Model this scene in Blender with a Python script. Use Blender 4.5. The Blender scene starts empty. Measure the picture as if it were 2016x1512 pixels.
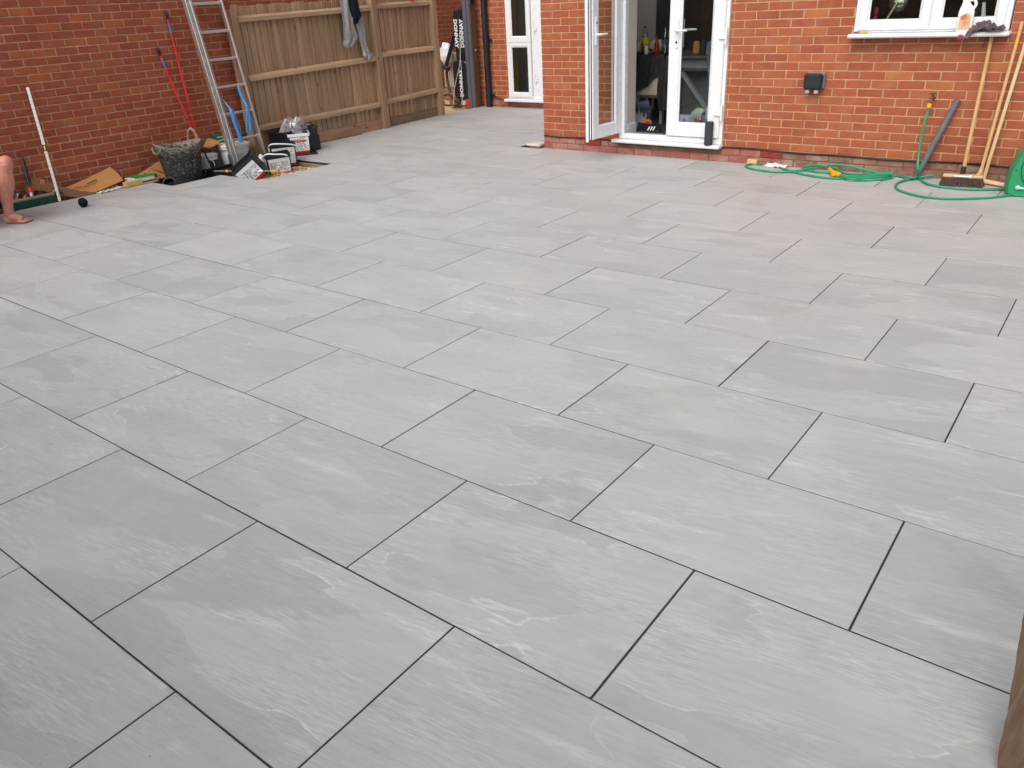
import bpy, math, random
from mathutils import Matrix, Vector, noise
R = math.radians
random.seed(7)
sc = bpy.context.scene
COL = sc.collection

# ------------------------------------------------------------------ camera
CAM_POS = Vector((4.1037, -0.6117, 1.5877))
RIGHT = Vector((0.795767, 0.603551, -0.049805)); DOWN = Vector((0.231235, -0.378824, -0.896115)); FWD = Vector((-0.559719, 0.701583, -0.441018))
cd = bpy.data.cameras.new('camera'); cam = bpy.data.objects.new('camera', cd); COL.objects.link(cam)
cd.sensor_width = 36.0; cd.lens = 1549.08 / 2016 * 36.0
cd.clip_start = 0.02; cd.clip_end = 500
m = Matrix((RIGHT, -DOWN, -FWD)).transposed().to_4x4(); m.translation = CAM_POS
cam.matrix_world = m
sc.camera = cam
# ------------------------------------------------------------------ sky, sun, exposure
SUN_EL, SUN_AZ = 46.0, 174.0          # degrees; azimuth clockwise from +Y
w = bpy.data.worlds.new('World'); sc.world = w; w.use_nodes = True
nt = w.node_tree; nt.nodes.clear()
sky = nt.nodes.new('ShaderNodeTexSky'); sky.sky_type = 'NISHITA'; sky.sun_disc = False
sky.sun_elevation = R(SUN_EL); sky.sun_rotation = R(SUN_AZ); sky.air_density = 1.3; sky.dust_density = 4.0; sky.ozone_density = 1.0
hs = nt.nodes.new('ShaderNodeHueSaturation'); hs.inputs['Saturation'].default_value = 0.2
bg = nt.nodes.new('ShaderNodeBackground'); bg.inputs['Strength'].default_value = 0.15
wo = nt.nodes.new('ShaderNodeOutputWorld')
nt.links.new(sky.outputs[0], hs.inputs['Color']); nt.links.new(hs.outputs[0], bg.inputs['Color']); nt.links.new(bg.outputs[0], wo.inputs['Surface'])
sl = bpy.data.lights.new('sun', 'SUN'); sl.energy = 1.3; sl.angle = R(60); sl.color = (1.0, 0.965, 0.92)
so = bpy.data.objects.new('sun', sl); COL.objects.link(so)
sd = Vector((math.sin(R(SUN_AZ)) * math.cos(R(SUN_EL)), math.cos(R(SUN_AZ)) * math.cos(R(SUN_EL)), math.sin(R(SUN_EL))))
so.rotation_euler = sd.to_track_quat('Z', 'Y').to_euler(); so.location = (0, 0, 12)
sc.view_settings.view_transform = 'Standard'; sc.view_settings.look = 'None'; sc.view_settings.gamma = 1.0
sc.view_settings.use_curve_mapping = False
sc.view_settings.exposure = 0.12
cy = sc.cycles
cy.max_bounces = 6; cy.diffuse_bounces = 3; cy.glossy_bounces = 3; cy.transmission_bounces = 4; cy.transparent_max_bounces = 10; cy.caustics_reflective = False; cy.caustics_refractive = False
cy.use_adaptive_sampling = True; cy.adaptive_threshold = 0.03

# ------------------------------------------------------------------ helpers
def lin(r, g, b):
    f = lambda c: (c / 255 / 12.92) if c <= 10 else ((c / 255 + .055) / 1.055) ** 2.4
    return (f(r), f(g), f(b))
def pxarea(p):                       # size on the picture of a piece at p (0 when out of frame)
    v = Vector(p) - CAM_POS; d = v.dot(FWD)
    if d < .1: return 0
    x = v.dot(RIGHT) / d; y = v.dot(DOWN) / d
    if abs(x) > .67 or abs(y) > .505: return 0
    return 1.0 / (d * d) * (abs(x) < .655)
MATS = {}
def node_mat(name):
    mt = bpy.data.materials.new(name); mt.use_nodes = True; t = mt.node_tree
    b = t.nodes['Principled BSDF']; MATS[name] = mt
    return mt, t, b
def N(t, typ, **kw):
    n = t.nodes.new(typ)
    for k, v in kw.items():
        if k in n.inputs.keys() if hasattr(n.inputs, 'keys') else False: n.inputs[k].default_value = v
        else: setattr(n, k, v)
    return n
def math_n(t, op, a, b=None, c=None, clamp=False):
    n = t.nodes.new('ShaderNodeMath'); n.operation = op; n.use_clamp = clamp
    for i, v in enumerate((a, b, c)):
        if v is None: continue
        if isinstance(v, (int, float)): n.inputs[i].default_value = v
        else: t.links.new(v, n.inputs[i])
    return n.outputs[0]
def mix_n(t, fac, a, b, blend='MIX'):
    n = t.nodes.new('ShaderNodeMix'); n.data_type = 'RGBA'; n.blend_type = blend
    for i, v in ((0, fac), (6, a), (7, b)):
        if isinstance(v, (int, float)): n.inputs[i].default_value = v
        elif isinstance(v, tuple): n.inputs[i].default_value = (*v[:3], 1)
        else: t.links.new(v, n.inputs[i])
    return n.outputs[2]
def noise_n(t, vec, scale, detail=4, rough=.55, dist=0):
    n = t.nodes.new('ShaderNodeTexNoise'); n.inputs['Scale'].default_value = scale; n.inputs['Detail'].default_value = detail
    n.inputs['Roughness'].default_value = rough; n.inputs['Distortion'].default_value = dist
    if vec is not None: t.links.new(vec, n.inputs['Vector'])
    return n.outputs['Fac']
def map_n(t, vec, scale=(1, 1, 1), rot=(0, 0, 0), loc=(0, 0, 0)):
    n = t.nodes.new('ShaderNodeMapping'); n.inputs['Scale'].default_value = scale; n.inputs['Rotation'].default_value = rot
    n.inputs['Location'].default_value = loc; t.links.new(vec, n.inputs['Vector']); return n.outputs[0]
def range_n(t, v, a, b, c=0., d=1.):
    n = t.nodes.new('ShaderNodeMapRange'); n.clamp = True
    for i, x in ((1, a), (2, b), (3, c), (4, d)): n.inputs[i].default_value = x
    t.links.new(v, n.inputs[0]); return n.outputs[0]
def bump_n(t, b, h, strength=.3, dist=.005, prev=None):
    n = t.nodes.new('ShaderNodeBump'); n.inputs['Strength'].default_value = strength; n.inputs['Distance'].default_value = dist
    t.links.new(h, n.inputs['Height'])
    if prev is not None: t.links.new(prev, n.inputs['Normal'])
    t.links.new(n.outputs[0], b.inputs['Normal']); return n.outputs[0]
def objco(t): return t.nodes.new('ShaderNodeTexCoord').outputs['Object']
def geopos(t): return t.nodes.new('ShaderNodeNewGeometry').outputs['Position']
def objrand(t): return t.nodes.new('ShaderNodeObjectInfo').outputs['Random']
def mat(name, col, rough=.6, var=.12, scale=9, bump=.0, bscale=80, spec=.4, metal=0., col2=None, lo=.35, hi=.65, stretch=(1, 1, 1), rvar=.08, dirt=0., dirtcol=(.35, .32, .28)):
    if name in MATS: return MATS[name]
    mt, t, b = node_mat(name)
    v = map_n(t, geopos(t), stretch)
    f = noise_n(t, v, scale, 3, .6); f = range_n(t, f, lo, hi)
    c2 = col2 if col2 else tuple(min(1, x * (1 + var)) for x in col); c1 = col if col2 else tuple(x * (1 - var) for x in col)
    c = mix_n(t, f, c1, c2)
    if dirt > 0:
        dn = range_n(t, noise_n(t, geopos(t), scale * 2.3, 6, .7), .5, .72)
        c = mix_n(t, math_n(t, 'MULTIPLY', dn, dirt), c, dirtcol)
    t.links.new(c, b.inputs['Base Color'])
    b.inputs['Specular IOR Level'].default_value = spec; b.inputs['Metallic'].default_value = metal
    rr = range_n(t, noise_n(t, v, scale * 3, 3), .3, .7, max(.02, rough - rvar), min(1, rough + rvar)); t.links.new(rr, b.inputs['Roughness'])
    if bump: bump_n(t, b, noise_n(t, v, bscale, 2, .65), bump, .004)
    return mt

class MB:
    """collects shapes, builds them as one mesh object"""
    def __init__(s): s.v = []; s.f = []; s.mi = []; s.T = None; s.m = 0
    def add(s, vs, fs):
        o = len(s.v)
        if s.T is not None and s.T.to_3x3().determinant() < 0: fs = [tuple(q)[::-1] for q in fs]
        for p in vs:
            p = Vector(p)
            s.v.append(tuple(s.T @ p) if s.T is not None else tuple(p))
        for q in fs: s.f.append(tuple(o + i for i in q)); s.mi.append(s.m)
        return s
    def box(s, x0, x1, y0, y1, z0, z1):
        return s.add([(x0, y0, z0), (x1, y0, z0), (x1, y1, z0), (x0, y1, z0), (x0, y0, z1), (x1, y0, z1), (x1, y1, z1), (x0, y1, z1)],
                     [(0, 3, 2, 1), (4, 5, 6, 7), (0, 1, 5, 4), (1, 2, 6, 5), (2, 3, 7, 6), (3, 0, 4, 7)])
    def cbox(s, x0, x1, y0, y1, z0, z1, c=.004):
        """box with chamfered edges"""
        c = min(c, (x1 - x0) * .45, (y1 - y0) * .45, (z1 - z0) * .45)
        X = (x0, x1); Y = (y0, y1); Z = (z0, z1); vs = []; idx = {}
        for i in (0, 1):
            for j in (0, 1):
                for k in (0, 1):
                    sx, sy, sz = (1 - 2 * i) * c, (1 - 2 * j) * c, (1 - 2 * k) * c
                    for a, p in enumerate(((X[i], Y[j] + sy, Z[k] + sz), (X[i] + sx, Y[j], Z[k] + sz), (X[i] + sx, Y[j] + sy, Z[k]))):
                        idx[i, j, k, a] = len(vs); vs.append(p)
        q = lambda *t: tuple(idx[x] for x in t); fs = []
        def fc(f, flip): fs.append(f[::-1] if flip else f)
        for i in (0, 1):
            fc(q((i, 0, 0, 0), (i, 1, 0, 0), (i, 1, 1, 0), (i, 0, 1, 0)), i == 0)
            fc(q((0, i, 0, 1), (1, i, 0, 1), (1, i, 1, 1), (0, i, 1, 1)), i == 1)
            fc(q((0, 0, i, 2), (1, 0, i, 2), (1, 1, i, 2), (0, 1, i, 2)), i == 0)
        for i in (0, 1):
            for j in (0, 1):
                fc(q((i, j, 0, 0), (i, j, 1, 0), (i, j, 1, 1), (i, j, 0, 1)), (i + j) % 2 == 1)
                fc(q((i, 0, j, 0), (i, 1, j, 0), (i, 1, j, 2), (i, 0, j, 2)), (i + j) % 2 == 0)
                fc(q((0, i, j, 1), (1, i, j, 1), (1, i, j, 2), (0, i, j, 2)), (i + j) % 2 == 1)
        for i in (0, 1):
            for j in (0, 1):
                for k in (0, 1): fc(q((i, j, k, 0), (i, j, k, 1), (i, j, k, 2)), (i + j + k) % 2 == 0)
        return s.add(vs, fs)
    def tube(s, pts, r, n=8, caps=True, closed=False):
        pts = [Vector(p) for p in pts]; k = len(pts); rr = r if isinstance(r, (list, tuple)) else [r] * k
        up = None; vs = []; fs = []
        for i, p in enumerate(pts):
            a = pts[(i - 1) % k] if (i or closed) else p; b = pts[(i + 1) % k] if (i < k - 1 or closed) else p
            d = (b - a)
            d = d.normalized() if d.length > 1e-9 else Vector((0, 0, 1))
            if up is None: up = d.orthogonal().normalized()
            else:
                up = up - d * up.dot(d)
                up = up.normalized() if up.length > 1e-6 else d.orthogonal().normalized()
            sd_ = d.cross(up)
            for j in range(n):
                t = 2 * math.pi * j / n; vs.append(p + (up * math.cos(t) + sd_ * math.sin(t)) * rr[i])
        for i in range(k if closed else k - 1):
            a, b = i * n, ((i + 1) % k) * n
            for j in range(n): fs.append((a + j, a + (j + 1) % n, b + (j + 1) % n, b + j))
        if caps and not closed: fs.append(tuple(range(n))[::-1]); fs.append(tuple((k - 1) * n + j for j in range(n)))
        return s.add(vs, fs)
    def bar(s, a, b, w, h, up=(0, 0, 1), c=.0):
        """rectangular bar from a to b, w across, h along up"""
        a, b = Vector(a), Vector(b); d = (b - a).normalized(); u = Vector(up); u = (u - d * u.dot(d)).normalized(); x = d.cross(u)
        T0 = s.T; Mx = Matrix((x, d, u)).transposed().to_4x4(); Mx.translation = a
        s.T = (T0 @ Mx) if T0 is not None else Mx
        L = (b - a).length
        s.cbox(-w / 2, w / 2, 0, L, -h / 2, h / 2, c) if c else s.box(-w / 2, w / 2, 0, L, -h / 2, h / 2)
        s.T = T0; return s
    def lathe(s, prof, n=24, at=(0, 0, 0), sx=1., sy=1., close=False):
        vs = []; fs = []; at = Vector(at)
        for r, z in prof:
            for j in range(n):
                t = 2 * math.pi * j / n; vs.append(at + Vector((r * math.cos(t) * sx, r * math.sin(t) * sy, z)))
        for i in range(len(prof) - 1):
            for j in range(n): fs.append((i * n + j, i * n + (j + 1) % n, (i + 1) * n + (j + 1) % n, (i + 1) * n + j))
        if prof[0][0] > 1e-5: fs.append(tuple(range(n))[::-1])
        if prof[-1][0] > 1e-5 and not close: fs.append(tuple((len(prof) - 1) * n + j for j in range(n)))
        return s.add(vs, fs)
    def prism(s, poly, z0, z1, Mx=None):
        T0 = s.T
        if Mx is not None: s.T = (T0 @ Mx) if T0 is not None else Mx
        n = len(poly)
        s.add([(x, y, z0) for x, y in poly] + [(x, y, z1) for x, y in poly],
              [tuple(range(n))[::-1], tuple(range(n, 2 * n))] + [(i, (i + 1) % n, n + (i + 1) % n, n + i) for i in range(n)])
        s.T = T0; return s
    def sheet(s, fn, nu, nv, th=0.):
        """surface fn(u,v)->point, u,v in 0..1; th gives it a thickness"""
        P = [[Vector(fn(i / nu, j / nv)) for j in range(nv + 1)] for i in range(nu + 1)]
        k = nv + 1; vs = [p for r_ in P for p in r_]; fs = []
        for i in range(nu):
            for j in range(nv): fs.append((i * k + j, (i + 1) * k + j, (i + 1) * k + j + 1, i * k + j + 1))
        if th:
            n0 = len(vs); nb = []
            for i in range(nu + 1):
                for j in range(nv + 1):
                    a = P[min(i + 1, nu)][j] - P[max(i - 1, 0)][j]; b = P[i][min(j + 1, nv)] - P[i][max(j - 1, 0)]
                    nn = a.cross(b); nn = nn.normalized() if nn.length > 1e-9 else Vector((0, 0, 1)); nb.append(P[i][j] - nn * th)
            vs = vs + nb
            fs += [tuple(n0 + i for i in q[::-1]) for q in fs[:nu * nv]]
            for i in range(nu):
                fs.append((i * k, n0 + i * k, n0 + (i + 1) * k, (i + 1) * k)); fs.append(((i + 1) * k + nv, n0 + (i + 1) * k + nv, n0 + i * k + nv, i * k + nv))
            for j in range(nv):
                fs.append((j + 1, n0 + j + 1, n0 + j, j)); fs.append((nu * k + j, n0 + nu * k + j, n0 + nu * k + j + 1, nu * k + j + 1))
        return s.add(vs, fs)
    def ball(s, c, r, n=12, m_=8, jitter=0, seed=0):
        c = Vector(c); r = Vector(r) if not isinstance(r, (int, float)) else Vector((r, r, r)); vs = []; fs = []
        for i in range(1, m_):
            ph = math.pi * i / m_
            for j in range(n):
                th = 2 * math.pi * j / n; d = Vector((math.sin(ph) * math.cos(th), math.sin(ph) * math.sin(th), math.cos(ph)))
                k = 1 + (jitter * noise.noise(d * 2.3 + Vector((seed, 0, 0))) if jitter else 0)
                vs.append(c + Vector((d.x * r.x, d.y * r.y, d.z * r.z)) * k)
        t = len(vs); vs.append(c + Vector((0, 0, r.z))); vs.append(c - Vector((0, 0, r.z)))
        for i in range(m_ - 2):
            for j in range(n): fs.append((i * n + j, (i + 1) * n + j, (i + 1) * n + (j + 1) % n, i * n + (j + 1) % n))
        for j in range(n): fs.append((t, j, (j + 1) % n)); fs.append((t + 1, (m_ - 2) * n + (j + 1) % n, (m_ - 2) * n + j))
        return s.add(vs, fs)
    def mesh(s, name, smooth=None):
        me = bpy.data.meshes.new(name); me.from_pydata(s.v, [], s.f)
        if any(s.mi): me.polygons.foreach_set('material_index', s.mi)
        if smooth is not None:
            me.polygons.foreach_set('use_smooth', [True] * len(me.polygons)); me.set_sharp_from_angle(angle=R(smooth))
        me.update(); return me
    def build(s, name, material, parent=None, smooth=None, kind=None):
        me = s.mesh(name, smooth)
        for mt in (material if isinstance(material, (list, tuple)) else [material]): me.materials.append(mt)
        return link(name, me, parent, kind)
def link(name, me, parent=None, kind=None):
    o = bpy.data.objects.new(name, me); COL.objects.link(o)
    if parent is not None: o.parent = parent
    if kind: o['kind'] = kind
    return o
def tag(o, label, cat, group=None):
    o['label'] = label; o['category'] = cat
    if group: o['group'] = group
    return o
def thing(name, label, cat, group=None, loc=(0, 0, 0)):
    o = bpy.data.objects.new(name, None); COL.objects.link(o); o.location = loc; o.empty_display_size = .1
    return tag(o, label, cat, group)
def plain(o): return o
def spline(pts, sub=6, closed=False):
    P = [Vector(p) for p in pts]; n = len(P); out = []
    rng = n if closed else n - 1
    for i in range(rng):
        p0 = P[(i - 1) % n] if (i or closed) else P[0]; p1 = P[i]; p2 = P[(i + 1) % n]; p3 = P[(i + 2) % n] if (i + 2 < n or closed) else P[-1]
        for k in range(sub):
            t = k / sub; t2 = t * t; t3 = t2 * t
            out.append(.5 * ((2 * p1) + (p2 - p0) * t + (2 * p0 - 5 * p1 + 4 * p2 - p3) * t2 + (3 * p1 - p0 - 3 * p2 + p3) * t3))
    if not closed: out.append(P[-1])
    return out
def frame(o, x, z):
    """matrix with origin o, local X along x, local Z along z"""
    z = Vector(z).normalized(); x = Vector(x); x = (x - z * x.dot(z)).normalized(); y = z.cross(x)
    M_ = Matrix((x, y, z)).transposed().to_4x4(); M_.translation = Vector(o); return M_
def text_mesh(body, size, extrude=.0008, align='CENTER', bold=0.0):
    c = bpy.data.curves.new('lettering', 'FONT'); c.body = body; c.size = size; c.extrude = extrude; c.align_x = align; c.align_y = 'CENTER'; c.offset = bold
    c.resolution_u = 2
    o = bpy.data.objects.new('lettering', c); COL.objects.link(o)
    dg = bpy.context.evaluated_depsgraph_get(); me = bpy.data.meshes.new_from_object(o.evaluated_get(dg))
    bpy.data.objects.remove(o); bpy.data.curves.remove(c); return me
def lettering(name, body, size, Mx, material, parent, bold=0.0, sx=1., align='CENTER'):
    me = text_mesh(body, size, bold=bold, align=align); me.transform(Mx @ Matrix.Diagonal((sx, 1, 1, 1))); me.materials.clear(); me.materials.append(material)
    return link(name, me, parent)
def fbm(p, o=3):
    return noise.fractal(Vector(p), 1.0, 2.0, o)

# ------------------------------------------------------------------ materials
def paver_mat():
    mt, t, b = node_mat('porcelain paver')
    oc = objco(t); rnd = objrand(t)
    comb = t.nodes.new('ShaderNodeCombineXYZ')
    t.links.new(math_n(t, 'MULTIPLY', rnd, 37.0), comb.inputs[0]); t.links.new(math_n(t, 'MULTIPLY', rnd, 91.0), comb.inputs[1]); t.links.new(math_n(t, 'MULTIPLY', rnd, 53.0), comb.inputs[2])
    add = t.nodes.new('ShaderNodeVectorMath'); add.operation = 'ADD'; t.links.new(oc, add.inputs[0]); t.links.new(comb.outputs[0], add.inputs[1])
    v = map_n(t, add.outputs[0], (1, 1, 1), (0, 0, R(-8)))
    st = noise_n(t, map_n(t, v, (1.8, 22, 1)), 2.2, 4, .7, .15)          # fine streaks
    st2 = noise_n(t, map_n(t, v, (7, 95, 1)), 2.6, 3, .7, .1)
    cloud = noise_n(t, map_n(t, v, (1.0, 2.6, 1)), 1.7, 1, .5)
    lay = noise_n(t, map_n(t, v, (1.0, 2.7, 1)), 1.5, 3, .5, .25)          # riven layers, frayed along the grain
    lay = math_n(t, 'ADD', lay, math_n(t, 'MULTIPLY', math_n(t, 'SUBTRACT', st, .5), .11))
    patch = range_n(t, noise_n(t, map_n(t, v, (1.3, 2.4, 1), (0, 0, 0), (3, 9, 2)), 2.0, 2), .38, .62)   # where the grain shows
    cool = lin(171, 175, 178); warm = lin(189, 187, 183)
    c = mix_n(t, range_n(t, cloud, .3, .7), cool, warm)
    c = mix_n(t, math_n(t, 'MULTIPLY', range_n(t, st, .3, .72), .5), mix_n(t, .45, c, lin(156, 157, 158)), lin(196, 195, 193))
    c = mix_n(t, math_n(t, 'MULTIPLY', math_n(t, 'MULTIPLY', range_n(t, st2, .50, .70), patch), .48), c, lin(216, 216, 213))
    c = mix_n(t, math_n(t, 'MULTIPLY', math_n(t, 'MULTIPLY', range_n(t, st2, .5, .3), patch), .36), c, lin(134, 135, 136))
    step = range_n(t, lay, .525, .545)
    tv = math_n(t, 'FRACT', math_n(t, 'MULTIPLY', rnd, 7.31))
    c = mix_n(t, math_n(t, 'MULTIPLY', step, math_n(t, 'MULTIPLY_ADD', tv, .34, .05)), c, lin(150, 151, 152))
    edge = math_n(t, 'SUBTRACT', 1.0, range_n(t, math_n(t, 'ABSOLUTE', math_n(t, 'SUBTRACT', lay, .531)), .0, .009))
    gate = range_n(t, noise_n(t, v, 2.6, 1), .5, .66)
    c = mix_n(t, math_n(t, 'MULTIPLY', math_n(t, 'MULTIPLY', edge, gate), math_n(t, 'MULTIPLY_ADD', math_n(t, 'FRACT', math_n(t, 'MULTIPLY', rnd, 29.3)), .62, .08)), c, lin(220, 220, 217))
    lay2 = noise_n(t, map_n(t, v, (1.0, 4.5, 1), (0, 0, 0), (7, 3, 1)), 2.2, 4, .6, .1)
    band = math_n(t, 'MULTIPLY', range_n(t, lay2, .60, .70), range_n(t, st2, .35, .6))
    c = mix_n(t, math_n(t, 'MULTIPLY', band, .5), c, lin(216, 216, 213))
    spk = range_n(t, noise_n(t, v, 75, 2, .5), .765, .80)                     # grit
    c = mix_n(t, math_n(t, 'MULTIPLY', spk, .6), c, lin(84, 82, 80))
    hv = t.nodes.new('ShaderNodeHueSaturation'); t.links.new(range_n(t, math_n(t, 'FRACT', math_n(t, 'MULTIPLY', rnd, 13.7)), 0, 1, .955, 1.035), hv.inputs['Value']); t.links.new(c, hv.inputs['Color'])
    gp_ = geopos(t)
    dust = range_n(t, noise_n(t, gp_, 1.1, 5, .68, .6), .48, .72)                 # workmen's dust and grout haze
    c = mix_n(t, math_n(t, 'MULTIPLY', dust, .30), hv.outputs[0], lin(200, 197, 191))
    damp = range_n(t, noise_n(t, map_n(t, gp_, (1, 1, 1), (0, 0, 0), (11, 4, 0)), 1.7, 4, .65, .4), .60, .70)   # scuffs and damp marks
    c = mix_n(t, math_n(t, 'MULTIPLY', damp, .22), c, lin(140, 136, 130))
    t.links.new(c, b.inputs['Base Color'])
    t.links.new(range_n(t, st, .3, .7, .5, .64), b.inputs['Roughness']); b.inputs['Specular IOR Level'].default_value = .5
    bump_n(t, b, noise_n(t, map_n(t, v, (2.5, 20, 1)), 3, 2, .6), .2, .003)
    return mt
def brick_mat(name, cols, flash, sheen=.5, white=0., green=0.):
    mt, t, b = node_mat(name)
    g = t.nodes.new('ShaderNodeNewGeometry')
    r = math_n(t, 'FRACT', math_n(t, 'ADD', objrand(t), g.outputs['Random Per Island']))
    ramp = t.nodes.new('ShaderNodeValToRGB'); e = ramp.color_ramp.elements
    while len(e) < len(cols): e.new(.5)
    for i, (p, c) in enumerate(cols): e[i].position = p; e[i].color = (*c, 1)
    t.links.new(r, ramp.inputs[0]); c = ramp.outputs[0]
    pos = g.outputs['Position']
    streak = noise_n(t, map_n(t, pos, (3, 3, 26)), 6, 5, .65)
    c = mix_n(t, math_n(t, 'MULTIPLY', range_n(t, streak, .45, .75), .35), c, flash)
    blot = noise_n(t, pos, 11, 4, .6)
    c = mix_n(t, math_n(t, 'MULTIPLY', range_n(t, blot, .35, .65, 1, 0), .28), c, tuple(x * .62 for x in cols[0][1]))
    spk = range_n(t, noise_n(t, pos, 150, 2), .68, .74); c = mix_n(t, math_n(t, 'MULTIPLY', spk, .35), c, tuple(x * .35 for x in cols[0][1]))
    if white:
        wn = range_n(t, noise_n(t, map_n(t, pos, (1, 1, 1.6)), 7, 6, .65), .46, .66); c = mix_n(t, math_n(t, 'MULTIPLY', wn, white), c, (.46, .37, .31))
    if green:
        gn = range_n(t, noise_n(t, pos, 4, 5, .7), .5, .66); c = mix_n(t, math_n(t, 'MULTIPLY', gn, green), c, (.085, .08, .03))
    t.links.new(c, b.inputs['Base Color']); b.inputs['Roughness'].default_value = .72; b.inputs['Specular IOR Level'].default_value = sheen
    p = bump_n(t, b, noise_n(t, map_n(t, pos, (1, 1, 3)), 45, 2, .65), .45, .004)
    return mt
PAVER = paver_mat()
BRICK = brick_mat('orange facing brick', [(0, lin(152, 72, 46)), (.25, lin(167, 84, 50)), (.5, lin(159, 76, 48)), (.75, lin(173, 92, 54)), (.9, lin(153, 69, 45)), (1, lin(180, 106, 56))], lin(180, 116, 84), white=.08)
BRICK_RED = brick_mat('dark red brick', [(0, lin(144, 69, 50)), (.3, lin(157, 79, 56)), (.55, lin(149, 71, 52)), (.8, lin(161, 86, 60)), (1, lin(172, 92, 55))], lin(168, 104, 80), sheen=.25, white=.06)
BRICK_BASE = brick_mat('weathered plinth brick', [(0, lin(150, 84, 72)), (.4, lin(168, 98, 82)), (.8, lin(158, 86, 70)), (1, lin(176, 112, 94))], lin(180, 122, 104), white=.4, green=.0)
BRICK_MOSS = brick_mat('mossy plinth brick', [(0, lin(128, 84, 70)), (.5, lin(156, 108, 88)), (1, lin(138, 92, 76))], lin(166, 126, 104), white=.45, green=.85)
MORTAR = mat('buff mortar', lin(186, 151, 112), .9, .14, 14, .5, 90, .2)
MORTAR_GREY = mat('grey brown mortar', lin(176, 148, 122), .9, .14, 14, .5, 90, .2)
MORTAR_DARK = mat('plinth mortar', lin(120, 92, 78), .95, .2, 12, .5, 90, .2)
UPVC = mat('white upvc', lin(229, 230, 232), .28, .015, 4, 0, spec=.5, rvar=.05)
UPVC_CILL = mat('white upvc cill', lin(231, 231, 232), .3, .02, 5, 0, spec=.5, dirt=.12, dirtcol=(.55, .5, .45))
GASKET = mat('black gasket', (.012, .013, .015), .5, .1)
BLACKP = mat('black plastic', (.014, .015, .019), .42, .25, 12, .08, 120, .45, dirt=.25, dirtcol=(.08, .078, .075))
BLACKSOFT = mat('black vinyl pad', (.012, .014, .020), .38, .15, 10, .05, 90, .5)
GREYPIPE = mat('grey plastic pipe', lin(104, 106, 112), .42, .06, 6, 0, spec=.5, dirt=.2, dirtcol=(.25, .24, .23))
ALU = mat('aluminium', (.72, .71, .69), .38, .07, 14, .05, 60, .5, metal=.9, rvar=.1, dirt=.25, dirtcol=(.5, .47, .42))
STEEL = mat('galvanised steel', (.52, .53, .55), .45, .1, 20, .05, metal=.8)
RED = mat('red lacquer', lin(214, 36, 42), .35, .06, 5, spec=.5)
GREENHOSE = mat('green hose', lin(20, 146, 102), .42, .14, 9, spec=.5, dirt=.35, dirtcol=(.10, .22, .15))
GREENREEL = mat('green reel plastic', lin(28, 146, 94), .45, .06, 5, .1, 140, spec=.5, dirt=.2, dirtcol=(.12, .22, .15))
BLUE = mat('bright blue plastic', lin(44, 142, 205), .4, .12, 10, spec=.5)
YELLOW = mat('yellow plastic', lin(238, 168, 22), .42, .06, 8, spec=.5)
CARD = mat('brown cardboard', lin(184, 132, 80), .85, .08, 6, .12, 50, .2)
CARD_SHADE = mat('shaded cardboard inside', lin(128, 96, 68), .9, .1, 6, .12, 50, .2)  # darker cardboard: shadow on the inner panel is put into its colour
CONCRETE = mat('bedding concrete', (.10, .095, .09), .95, .35, 7, .6, 50, .2)
GROUT = mat('charcoal jointing', (.042, .041, .040), .9, .25, 30, .5, 300, .25)
WHITEP = mat('white plastic', lin(234, 234, 230), .38, .03, 6, spec=.5, dirt=.18, dirtcol=(.5, .47, .42))
INK = mat('dark print', (.03, .028, .03), .6, .1)
INKRED = mat('red print', lin(190, 26, 34), .5, .05)
PAPER = mat('white printed label', lin(222, 224, 226), .5, .05, 12, spec=.4)
def wood(name, c1, c2, axis=2, scale=1., knots=True, rough=.7):
    mt, t, b = node_mat(name)
    rn = objrand(t); comb = t.nodes.new('ShaderNodeCombineXYZ')
    for i in range(3): t.links.new(math_n(t, 'MULTIPLY', rn, (31., 17., 23.)[i]), comb.inputs[i])
    add = t.nodes.new('ShaderNodeVectorMath'); add.operation = 'ADD'; t.links.new(geopos(t), add.inputs[0]); t.links.new(comb.outputs[0], add.inputs[1])
    sv = [14 * scale] * 3; sv[axis] = .9 * scale
    v = map_n(t, add.outputs[0], tuple(sv))
    g = noise_n(t, v, 2.0, 6, .6, .6)
    c = mix_n(t, range_n(t, g, .3, .7), c1, c2)
    sv2 = [60 * scale] * 3; sv2[axis] = 2.2 * scale
    g2 = noise_n(t, map_n(t, add.outputs[0], tuple(sv2)), 2, 4, .6)
    c = mix_n(t, math_n(t, 'MULTIPLY', range_n(t, g2, .5, .75), .3), c, tuple(x * .5 for x in c1))
    hv = t.nodes.new('ShaderNodeHueSaturation'); t.links.new(range_n(t, rn, 0, 1, .82, 1.14), hv.inputs['Value']); t.links.new(c, hv.inputs['Color']); c = hv.outputs[0]
    if knots:
        sk = [1., 1., 1.]; sk[axis] = .55
        vo = t.nodes.new('ShaderNodeTexVoronoi'); vo.inputs['Scale'].default_value = 5.5; t.links.new(map_n(t, add.outputs[0], tuple(sk)), vo.inputs['Vector'])
        k = range_n(t, vo.outputs['Distance'], .05, .11, 1, 0); c = mix_n(t, math_n(t, 'MULTIPLY', k, .75), c, tuple(x * .28 for x in c1))
    t.links.new(c, b.inputs['Base Color']); b.inputs['Roughness'].default_value = rough; b.inputs['Specular IOR Level'].default_value = .3
    bump_n(t, b, g2, .25, .003); return mt
BOARD = wood('weathered fence board', lin(154, 125, 99), lin(184, 155, 126))
RAILW = wood('fence rail wood', lin(168, 138, 110), lin(194, 165, 136), axis=1)
POSTW = wood('brown fence post wood', lin(142, 114, 90), lin(168, 140, 112))
BOARD2 = wood('gravel board wood', lin(140, 108, 86), lin(168, 134, 108), axis=1)
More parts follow.
